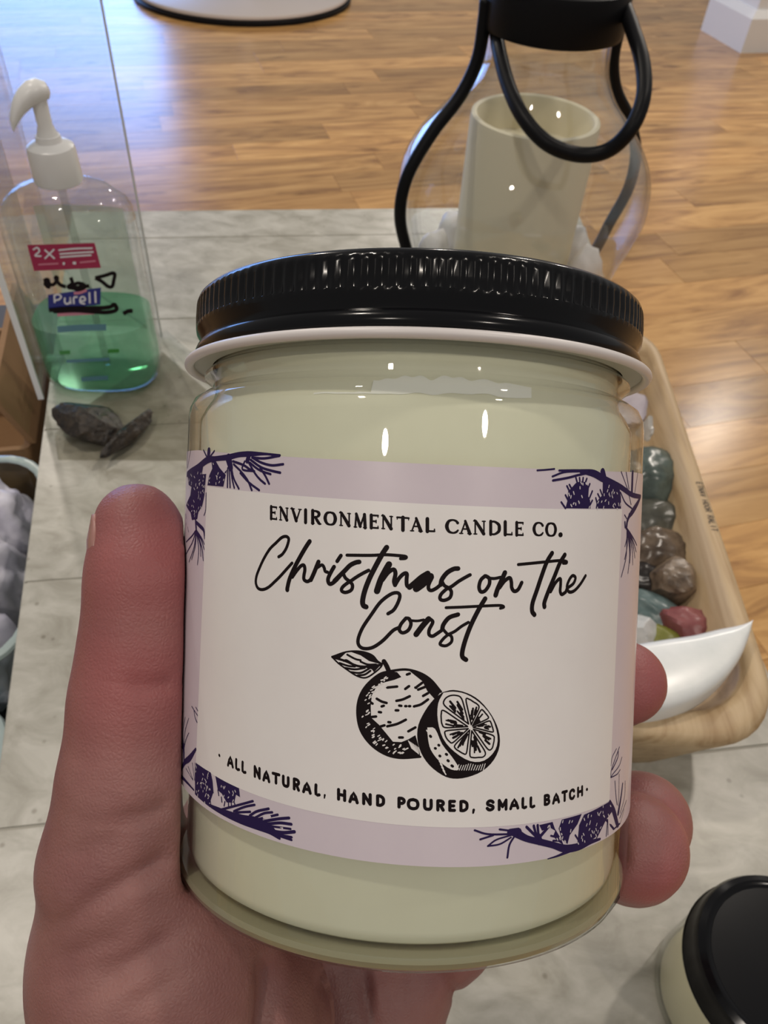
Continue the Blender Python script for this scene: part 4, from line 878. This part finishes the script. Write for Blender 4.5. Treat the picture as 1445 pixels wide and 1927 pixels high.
p4_ = [(540, 255), (600, 235), (660, 245), (700, 310), (692, 420), (715, 470), (720, 572), (412, 568), (440, 460), (445, 360), (500, 300)]; pk.fill(c(p4_)); flecks(c, k, p4_, 14, 13)
p5_ = [(872, 230), (1000, 270), (1080, 340), (1095, 430), (1095, 572), (785, 570), (800, 480), (870, 400)]; pk.fill(c(p5_)); flecks(c, k, p5_, 22, 13)
lines(c, k, [([a_, b2], 20) for a_, b2 in (((430, 292), (462, 360)), ((460, 276), (492, 335)), ((712, 266), (690, 320)), ((743, 355), (708, 440)), ((743, 470), (718, 520)), ((412, 405), (442, 465)), ((360, 492), (412, 568)), ((540, 190), (560, 260)), ((585, 190), (590, 250)), ((630, 190), (622, 250)), ((675, 200), (655, 255)), ((840, 340), (870, 420)), ((810, 390), (840, 450)), ((785, 440), (800, 500)))])
k = 8.76; c = crop(1140, 880, k)
lines(c, k, [([(560, 470, 50), (440, 680, 65), (350, 850, 60), (325, 990, 60)], 60), ([(295, 780), (330, 840)], 20), ([(300, 900, 40), (305, 980, 40)], 40)])
needles(c, k, (335, 1010), [(240, 1800), (295, 1510), (350, 1740), (380, 1570), (430, 1600), (465, 1485), (485, 1390), (495, 1280), (300, 1300)], 24)
corner(); k = 10.14; c = crop(325, 1310, k)
lines(c, k, [([(455, 1010, 50), (340, 1180, 110), (240, 1270, 90), (165, 1480, 70), (240, 1590, 55), (330, 1690, 40), (420, 1790, 30)], 60), ([(232, 1250, 60), (225, 1000, 100)], 70), ([(380, 195), (490, 370)], 20), ([(420, 270), (440, 400), (480, 500)], 20), ([(455, 210), (495, 280)], 18), ([(270, 1380), (400, 1600)], 16), ([(310, 1340), (400, 1590)], 14), ([(390, 1270), (430, 1600)], 14), ([(440, 1270), (440, 1620)], 12)])
needles(c, k, (228, 1010), [(84, 830), (135, 350), (205, 290), (255, 400), (320, 420), (322, 700), (112, 500)], 22)
k = 6.02; c = crop(325, 1420, k)
p6_ = [(270, 92), (330, 132), (440, 202), (460, 300), (470, 420), (430, 540), (405, 560), (300, 480), (262, 430), (262, 250)]; pk.fill(c(p6_)); flecks(c, k, p6_, 34, 10)
p7_ = [(492, 240), (620, 312), (758, 378), (770, 480), (725, 450), (705, 540), (620, 540), (565, 440), (520, 400)]; pk.fill(c(p7_)); flecks(c, k, p7_, 10, 10)
lines(c, k, [([(265, 440, 18), (400, 555, 26), (520, 622, 50), (650, 680, 70), (800, 735, 90), (950, 775, 110), (1100, 840, 90), (1215, 945, 26)], 60)] + [([a_, b2], 14) for a_, b2 in (((600, 530), (590, 580)), ((640, 540), (640, 595)), ((670, 540), (675, 590)), ((700, 530), (715, 570)), ((560, 480), (565, 535)), ((520, 400), (530, 460)), ((450, 400), (468, 428)), ((430, 500), (440, 560)))] +
    [([(560, 620), (740, 572), (915, 524)], 22), ([(700, 640), (820, 590), (935, 566)], 22), ([(720, 652), (885, 645)], 22), ([(880, 690), (960, 640), (1093, 610)], 24), ([(940, 712), (1040, 662), (1133, 650)], 22), ([(960, 732), (1195, 677)], 22), ([(1050, 750), (1200, 725), (1323, 714)], 26), ([(1080, 782), (1220, 770), (1348, 785)], 26), ([(1100, 805), (1340, 838)], 20), ([(1130, 862), (1260, 880), (1383, 870)], 30), ([(1140, 892), (1352, 932)], 22), ([(1130, 890), (1350, 962)], 22)])
corner(); k = 4.817; c = crop(890, 1490, k)
lines(c, k, [([(12, 345), (130, 380), (330, 380)], 14), ([(62, 428), (180, 390)], 14), ([(130, 488), (210, 430), (340, 390)], 12), ([(130, 488), (240, 470), (340, 410)], 12), ([(237, 337), (350, 352)], 14), ([(307, 592), (325, 480), (370, 400)], 15), ([(330, 360, 44), (400, 365, 66)], 55),
    ([(390, 372, 60), (480, 420, 46), (600, 450, 46), (720, 480, 46), (830, 512, 56), (950, 495, 56), (1060, 452, 34), (1145, 425, 18)], 50), ([(672, 605, 8), (760, 578, 16), (870, 530, 30)], 16), ([(480, 315), (570, 405)], 20), ([(545, 305), (575, 420)], 20), ([(580, 300), (590, 420)], 20), ([(690, 300), (605, 400)], 24), ([(580, 400, 50), (600, 450, 50)], 50)])
for pp, nf in (([(595, 298), (715, 270), (735, 330), (790, 420), (815, 480), (770, 450), (720, 400), (740, 350), (690, 320), (620, 350)], 4), ([(800, 248), (978, 198), (940, 290), (870, 390), (850, 470), (800, 430), (770, 330)], 8), ([(1000, 205), (1150, 132), (1230, 86), (1262, 160), (1200, 250), (1120, 395), (1060, 440), (940, 462), (955, 300)], 30)):
    pk.fill(c(pp)); flecks(c, k, pp, nf, 9)
lines(c, k, [([(1232, 90, 34), (1270, 180, 54), (1300, 290, 46), (1310, 300, 30)], 40), ([(1180, 230), (1268, 335)], 20), ([(1200, 240), (1112, 418)], 12), ([(1212, 250), (1200, 400)], 10), ([(1215, 250), (1216, 388)], 8), ([(1270, 335), (1325, 285)], 14), ([(700, 395), (760, 410)], 14), ([(720, 440), (780, 440)], 14), ([(920, 390), (945, 430)], 14)])
k = 10.71; c = crop(1100, 1390, k)
lines(c, k, [([(625, 200), (540, 370), (515, 540)], 16), ([(685, 165), (600, 400), (520, 640), (510, 775)], 20), ([(660, 250), (650, 380), (540, 620)], 26), ([(735, 370), (680, 540), (560, 700), (512, 780)], 18), ([(700, 620), (640, 710), (512, 780)], 18), ([(595, 850), (615, 1150), (640, 1330)], 20), ([(680, 710), (672, 1150), (660, 1350)], 14),
    ([(660, 1500, 90), (720, 1150, 60), (750, 900, 40)], 60), ([(700, 1500), (790, 1150), (800, 850)], 18), ([(690, 1600), (770, 1400), (825, 1240)], 18), ([(710, 1680), (780, 1420)], 12)])
corner()

# --- wax smear on the neck
V, Fc = [], []; random.seed(5); n = 80
for i in range(n + 1):
    px = 590 + 410 * i / n; mid = 1 - abs((px - 800) / 215) ** 2
    up_ = 734 - max(mid, 0) * 30 * (0.75 + .35 * noise.noise((px * .04, 2, 0))) - 2; dn = 741 + 4 * noise.noise((px * .03, 7, 0)) + (8 if px > 900 else 0) * max(0, min(1, (px - 900) / 60))
    if px < 700: up_ = dn - 3 - 3 * max(0, noise.noise((px * .06, 0, 3)))
    for py in (up_, (up_ + dn) / 2, dn):
        rr = 32.0
        for _ in range(6):
            s_, h_ = lab(px, py, rr); rr = .5 * rr + .5 * (float(np.interp(h_, [70.4, 71.9, 73.6, 75.0, 77.4], [34.9, 34.1, 33.0, 32.7, 32.7])) + .12)
        s_, h_ = lab(px, py, rr); a = s_ / rr; V.append((rr * math.sin(a) / 1000, -rr * math.cos(a) / 1000, h_ / 1000))
for i in range(n):
    for j in range(2): q = i * 3 + j; Fc.append((q, q + 3, q + 4, q + 1))
mesh('wax_smear', V, Fc, mat('white_wax', (0.95, 0.94, 0.93), .6), jar, True)

# ------------------------------------------------------------------ the hand (one continuous skin, grown from a distance field, millimetres in camera axes)
VS = 1.0
gx = np.arange(-78, 74, VS, dtype=np.float32); gy = np.arange(-12, 176, VS, dtype=np.float32); gz = np.arange(92, 216, VS, dtype=np.float32)
X0 = np.array([gx[0], gy[0], gz[0]]); SH = (len(gx), len(gy), len(gz))
def field(): return np.full(SH, 30.0, np.float32)
def smin(a, b, k):
    h = np.maximum(k - np.abs(a - b), 0) / k; return np.minimum(a, b) - h * h * k * .25
def capsule(D, a, b, ra, rb, k):
    a, b = np.array(a, float), np.array(b, float); pad = max(ra, rb) + max(k, 2) + 3
    lo = np.maximum(np.floor((np.minimum(a, b) - pad - X0) / VS), 0).astype(int); hi = np.minimum(np.ceil((np.maximum(a, b) + pad - X0) / VS) + 1, SH).astype(int)
    if (hi <= lo).any(): return
    sl = tuple(slice(l, h) for l, h in zip(lo, hi))
    x, y, z = gx[sl[0]][:, None, None], gy[sl[1]][None, :, None], gz[sl[2]][None, None, :]
    ab = b - a; L = ab @ ab
    t = np.clip(((x - a[0]) * ab[0] + (y - a[1]) * ab[1] + (z - a[2]) * ab[2]) / L, 0, 1)
    d = np.sqrt((x - a[0] - t * ab[0]) ** 2 + (y - a[1] - t * ab[1]) ** 2 + (z - a[2] - t * ab[2]) ** 2) - (ra + (rb - ra) * t)
    D[sl] = smin(D[sl], d.astype(np.float32), k)
def chain(pts, k):
    D = field()
    for (a, ra), (b, rb) in zip(pts[:-1], pts[1:]): capsule(D, a, b, ra, rb, k)
    return D
thumb = [((-38.6, 2.0, 120.5), 6.6), ((-36.9, 10, 120.5), 8.8), ((-37.4, 21, 120.5), 9.1), ((-38.4, 30, 120.5), 9.7), ((-38.8, 42, 120.5), 11.0), ((-39.8, 55, 121.5), 13.2), ((-37.0, 72, 126), 19.5), ((-33, 92, 133), 24.0), ((-34, 125, 143), 25)]
index = [((-14, 46, 186), 11), ((26, 41, 181), 9.4), ((43.0, 36.2, 164), 8.2), ((44.6, 33.2, 150), 8.0), ((44.2, 31.4, 142), 7.7)]
middle = [((-4, 72, 187), 11), ((34, 73, 181), 9.4), ((48.5, 66.5, 164), 8.8), ((49.6, 60.4, 150), 8.8), ((49.0, 58.2, 145.5), 8.7)]
ring = [((6, 86, 182), 10.5), ((36, 78, 174), 9.2), ((47, 69.5, 158), 8.9), ((45.2, 61.6, 141), 9.0), ((43.0, 57.6, 132.5), 9.1)]
pinky = [((2, 104, 168), 10), ((14.5, 92, 168), 9), ((20, 76, 176), 8.2), ((24, 66, 178), 7.4)]
palm = field()
for a, ra, b, rb in [((-32, 120, 160), 20, (-12, 48, 186), 12), ((-25, 122, 163), 19, (-2, 66, 186), 12), ((-14, 122, 165), 18, (6, 84, 182), 12), ((-8, 124, 165), 18, (2, 104, 168), 12.5), ((-36, 92, 138), 20, (-30, 70, 172), 15), ((-34, 128, 146), 24, (-10, 128, 162), 19),
                     ((-24, 128, 153), 24, (-36, 176, 150), 23)]: capsule(palm, a, b, ra, rb, 8)
D = smin(palm, chain(thumb, 4), 7)
kx = (1.2 + 5.0 * np.clip((22 - gx) / 14, 0, 1))[:, None, None].astype(np.float32)
for f in (index, middle, ring): D = smin(D, chain(f, 3), kx)
D = smin(D, chain(pinky, 3), 2.0)
# the jar presses into the skin
x, y, z = gx[:, None, None] - JB[0], gy[None, :, None] - JB[1], gz[None, None, :] - JB[2]
hh = x * ju[0] + y * ju[1] + z * ju[2]; rr = np.sqrt(np.maximum(x * x + y * y + z * z - hh * hh, 0))
qx, qy = rr - (37.25 - 2.5), np.abs(hh - 45) - (45.25 - 2.5)
dj = np.minimum(np.maximum(qx, qy), 0) + np.sqrt(np.maximum(qx, 0) ** 2 + np.maximum(qy, 0) ** 2) - 2.5
D = np.maximum(D, -dj.astype(np.float32))
D[:, -1, :] = 5; D[0] = 5; D[-1] = 5; D[:, :, 0] = 5; D[:, :, -1] = 5; D[:, 0] = 5
def surface_nets(D):
    ins = D < 0
    c = [ins[i:SH[0] - 1 + i, j:SH[1] - 1 + j, k:SH[2] - 1 + k] for i in (0, 1) for j in (0, 1) for k in (0, 1)]
    cnt = sum(q.astype(np.int8) for q in c); act = (cnt > 0) & (cnt < 8); idx = np.full(act.shape, -1, np.int64); ii = np.argwhere(act); idx[act] = np.arange(len(ii))
    acc = np.zeros((len(ii), 3)); num = np.zeros(len(ii))
    corners = [(i, j, k) for i in (0, 1) for j in (0, 1) for k in (0, 1)]
    val = {q: D[ii[:, 0] + q[0], ii[:, 1] + q[1], ii[:, 2] + q[2]] for q in corners}
    for q in corners:
        for ax in range(3):
            if q[ax]: continue
            p = list(q); p[ax] = 1; p = tuple(p); a, b = val[q], val[p]; m = (a < 0) != (b < 0); t = np.where(m, a / np.where(m, a - b, 1), 0)
            P = np.tile(np.array(q, float), (len(ii), 1)); P[:, ax] = t; acc[m] += P[m]; num[m] += 1
    V = (ii + acc / num[:, None]) * VS + X0
    Fc = []
    for ax in range(3):
        a = [slice(1, -1)] * 3; a[ax] = slice(0, -1); b = [slice(1, -1)] * 3; b[ax] = slice(1, None)
        s0, s1 = ins[tuple(a)], ins[tuple(b)]; e = np.argwhere(s0 != s1); o1, o2 = [k for k in range(3) if k != ax]
        base = e.copy(); base[:, o1] += 1; base[:, o2] += 1
        def cell(d1, d2): q = base.copy(); q[:, o1] -= d1; q[:, o2] -= d2; return idx[q[:, 0], q[:, 1], q[:, 2]]
        Q = np.stack([cell(1, 1), cell(0, 1), cell(0, 0), cell(1, 0)], 1)
        flip = s0[e[:, 0], e[:, 1], e[:, 2]]
        if ax == 1: flip = ~flip
        Q[~flip] = Q[~flip][:, ::-1]; Fc.append(Q)
    return V, np.concatenate(Fc)
HV, HF = surface_nets(D)
def relax(V, Fc, it, lam):
    e = np.concatenate([Fc[:, [0, 1]], Fc[:, [1, 2]], Fc[:, [2, 3]], Fc[:, [3, 0]]]); e = np.concatenate([e, e[:, ::-1]])
    deg = np.bincount(e[:, 0], minlength=len(V))[:, None]
    for _ in range(it):
        s = np.stack([np.bincount(e[:, 0], V[e[:, 1], k], minlength=len(V)) for k in range(3)], 1); V = V + lam * (s / deg - V)
    return V
HV = relax(HV, HF, 4, .5)
def vnorm(V, Fc):
    n = np.cross(V[Fc[:, 2]] - V[Fc[:, 0]], V[Fc[:, 3]] - V[Fc[:, 1]]); N = np.stack([np.bincount(Fc.ravel(), np.repeat(n[:, k], 4), minlength=len(V)) for k in range(3)], 1)
    return N / (np.linalg.norm(N, axis=1, keepdims=True) + 1e-12)
HN = vnorm(HV, HF)
# skin creases: grooves (width and depth in mm) that run over the palm side
def groove(pts, width, depth):
    global HV
    pts = np.array(catmull(pts, 8)); P = np.stack([CX + F * HV[:, 0] / HV[:, 2], CY + F * HV[:, 1] / HV[:, 2]], 1); best = np.full(len(HV), 1e9)
    lo, hi = pts.min(0) - 40, pts.max(0) + 40; m = (P > lo).all(1) & (P < hi).all(1) & (HN[:, 2] < .25); q = P[m]; b = np.full(len(q), 1e9)
    L = len(pts); fade = np.zeros(len(q))
    for i in range(L - 1):
        a, c = pts[i], pts[i + 1]; ab = c - a; t = np.clip(((q - a) @ ab) / (ab @ ab + 1e-9), 0, 1); d = np.linalg.norm(q - a - t[:, None] * ab, axis=1); u = (i + t) / (L - 1)
        nb = d < b; b = np.where(nb, d, b); fade = np.where(nb, np.minimum(1, 4 * np.minimum(u, 1 - u) + .15), fade)
    dmm = b * HV[m, 2] / F; HV[m] -= HN[m] * (depth * fade * np.exp(-(dmm / width) ** 2))[:, None]
G = crop(20, 1450, 2.676)
for L, wd, dp in [([(290, 740), (450, 640), (600, 550), (720, 480), (830, 395)], 1.5, 1.1), ([(500, 255), (650, 235), (740, 200), (815, 150)], 1.3, .8), ([(380, 1100), (560, 1000), (700, 910), (850, 815)], 1.6, .9), ([(200, 985), (400, 900), (560, 850)], 1.2, .45),
                  ([(190, 800), (300, 745), (420, 700)], 1.1, .4), ([(260, 440), (420, 380), (560, 360)], 1.2, .35), ([(180, 1080), (380, 1010), (520, 960)], 1.1, .35), ([(250, 1180), (420, 1120), (600, 1040)], 1.1, .35), ([(560, 1220), (720, 1120), (860, 1040)], 1.2, .4)]: groove(G(L), wd, dp)
groove([(228, 1284), (266, 1293), (304, 1290), (335, 1280)], 1.3, .6)
G = crop(300, 1560, 2.064)
for L, wd, dp in [([(415, 470), (432, 560), (432, 660), (420, 770), (400, 900)], 1.7, 2.6), ([(640, 500), (648, 640), (668, 770), (700, 900)], 1.5, 1.5), ([(795, 540), (805, 640), (832, 770), (860, 900)], 1.5, 1.3), ([(1060, 540), (1130, 620), (1200, 695)], 1.3, 1.0)]: groove(G(L), wd, dp)
HN = vnorm(HV, HF)
WV = (CAM + (HV / 1000) @ M.T)
hme = bpy.data.meshes.new('hand'); hme.from_pydata(WV.tolist(), [], HF.tolist()); hme.update(); hme.polygons.foreach_set('use_smooth', [True] * len(hme.polygons))
bm = bmesh.new(); bm.from_mesh(hme); bmesh.ops.recalc_face_normals(bm, faces=bm.faces); bm.to_mesh(hme); bm.free()
# flushed skin at the finger pads and over the joints (the skin's own colour)
flush = np.zeros(len(HV))
for c_, r_ in [((-34, 8, 113), 13), ((-36, 24, 112), 11), ((48, 30, 136), 11), ((50, 58, 134), 9), ((46, 63, 124), 9)]:
    flush = np.maximum(flush, np.exp(-(np.linalg.norm(HV - np.array(c_), axis=1) / r_) ** 2))
at_ = hme.attributes.new('flush', 'FLOAT', 'POINT'); at_.data.foreach_set('value', flush.astype(np.float32))
m_skin = mat('skin', (0.40, 0.165, 0.135), .48, sss=.22, sssr=(1, .35, .22), ssss=.0022)
nt = m_skin.node_tree; b = nt.nodes['Principled BSDF']; N = nt.nodes.new; Lk = nt.links.new; tc = N('ShaderNodeTexCoord')
n1 = N('ShaderNodeTexNoise'); n1.inputs['Scale'].default_value = 70; n1.inputs['Detail'].default_value = 6; Lk(tc.outputs['Object'], n1.inputs['Vector'])
cr = N('ShaderNodeValToRGB'); e = cr.color_ramp.elements; e[0].position = .32; e[0].color = (0.245, 0.102, 0.096, 1); e[1].position = .68; e[1].color = (0.330, 0.160, 0.143, 1); Lk(n1.outputs['Fac'], cr.inputs['Fac'])
fa = N('ShaderNodeAttribute'); fa.attribute_name = 'flush'; mx = N('ShaderNodeMix'); mx.data_type = 'RGBA'; mx.inputs[7].default_value = (0.345, 0.105, 0.105, 1)
Lk(fa.outputs['Fac'], mx.inputs[0]); Lk(cr.outputs['Color'], mx.inputs[6]); Lk(mx.outputs[2], b.inputs['Base Color'])
vo = N('ShaderNodeTexVoronoi'); vo.inputs['Scale'].default_value = 1500; vo.feature = 'DISTANCE_TO_EDGE'; Lk(tc.outputs['Object'], vo.inputs['Vector'])
wv = N('ShaderNodeTexNoise'); wv.inputs['Scale'].default_value = 260; wv.inputs['Detail'].default_value = 5; mp = N('ShaderNodeMapping'); mp.inputs['Scale'].default_value = (.35, 1.4, 1.4); mp.inputs['Rotation'].default_value = (0.4, 0, .5); Lk(tc.outputs['Object'], mp.inputs[0]); Lk(mp.outputs[0], wv.inputs['Vector'])
ad = N('ShaderNodeMath'); ad.operation = 'MULTIPLY_ADD'; ad.inputs[1].default_value = .5; Lk(vo.outputs['Distance'], ad.inputs[0]); Lk(wv.outputs['Fac'], ad.inputs[2])
bp = N('ShaderNodeBump'); bp.inputs['Strength'].default_value = .35; bp.inputs['Distance'].default_value = .0006; Lk(ad.outputs[0], bp.inputs['Height']); Lk(bp.outputs['Normal'], b.inputs['Normal'])
hme.materials.append(m_skin)
hand = bpy.data.objects.new('hand', hme); COL.objects.link(hand)
tag(hand, 'bare left hand gripping the candle jar from behind with thumb upright', 'hand')
# nails: thin curved plates set on the backs of the finger ends
m_nail = mat('nail', (0.37, 0.19, 0.165), .3)
def nail(tip, back, out_dir, rad, L, wid, grow=0.0):
    tip, back, od = np.array(tip, float), np.array(back, float), np.array(out_dir, float); ax = (tip - back) / np.linalg.norm(tip - back)
    od = od - ax * (od @ ax); od /= np.linalg.norm(od); sd = np.cross(ax, od); V, Fc = [], []
    nu, nv = 10, 10
    for lay in (0, .5):
        for j in range(nv + 1):
            v = j / nv; c = tip + ax * (-L + L * v) + ax * (rad * .45); rr_ = (rad + grow * (1 - v) + .25 - lay) * (1 - .10 * max(0, v - .7) / .3)
            for i in range(nu + 1):
                a = (i / nu - .5) * wid * (1 - .25 * max(0, v - .75) / .25); V.append(cam2w((c + (od * math.cos(a) + sd * math.sin(a)) * rr_) / 1000))
    m = (nu + 1) * (nv + 1)
    for lay in (0, 1):
        for j in range(nv):
            for i in range(nu): k = lay * m + j * (nu + 1) + i; q = (k, k + 1, k + nu + 2, k + nu + 1); Fc.append(q if lay else q[::-1])
    rim = [i for i in range(nu + 1)] + [j * (nu + 1) + nu for j in range(1, nv + 1)] + [nv * (nu + 1) + i for i in range(nu - 1, -1, -1)] + [j * (nu + 1) for j in range(nv - 1, 0, -1)]
    for a_, c_ in zip(rim, rim[1:] + rim[:1]): Fc.append((a_, c_, c_ + m, a_ + m))
    return fixn(mesh('nail', V, Fc, m_nail, hand, True))
nail((-38.6, 2.6, 120.5), (-37.2, 12, 120.5), (-1, 0, -.05), 6.8, 12.5, 1.7, 1.75)
nail((44.2, 31.6, 145.5), (44.6, 33.2, 153), (1, .1, .3), 7.75, 9, 1.5)
nail((49.2, 59.0, 149), (49.6, 60.4, 153), (1, .1, .35), 8.55, 9, 1.4)
nail((43.7, 59, 136.5), (45.2, 61.6, 143), (1, .2, .3), 8.75, 9, 1.4)
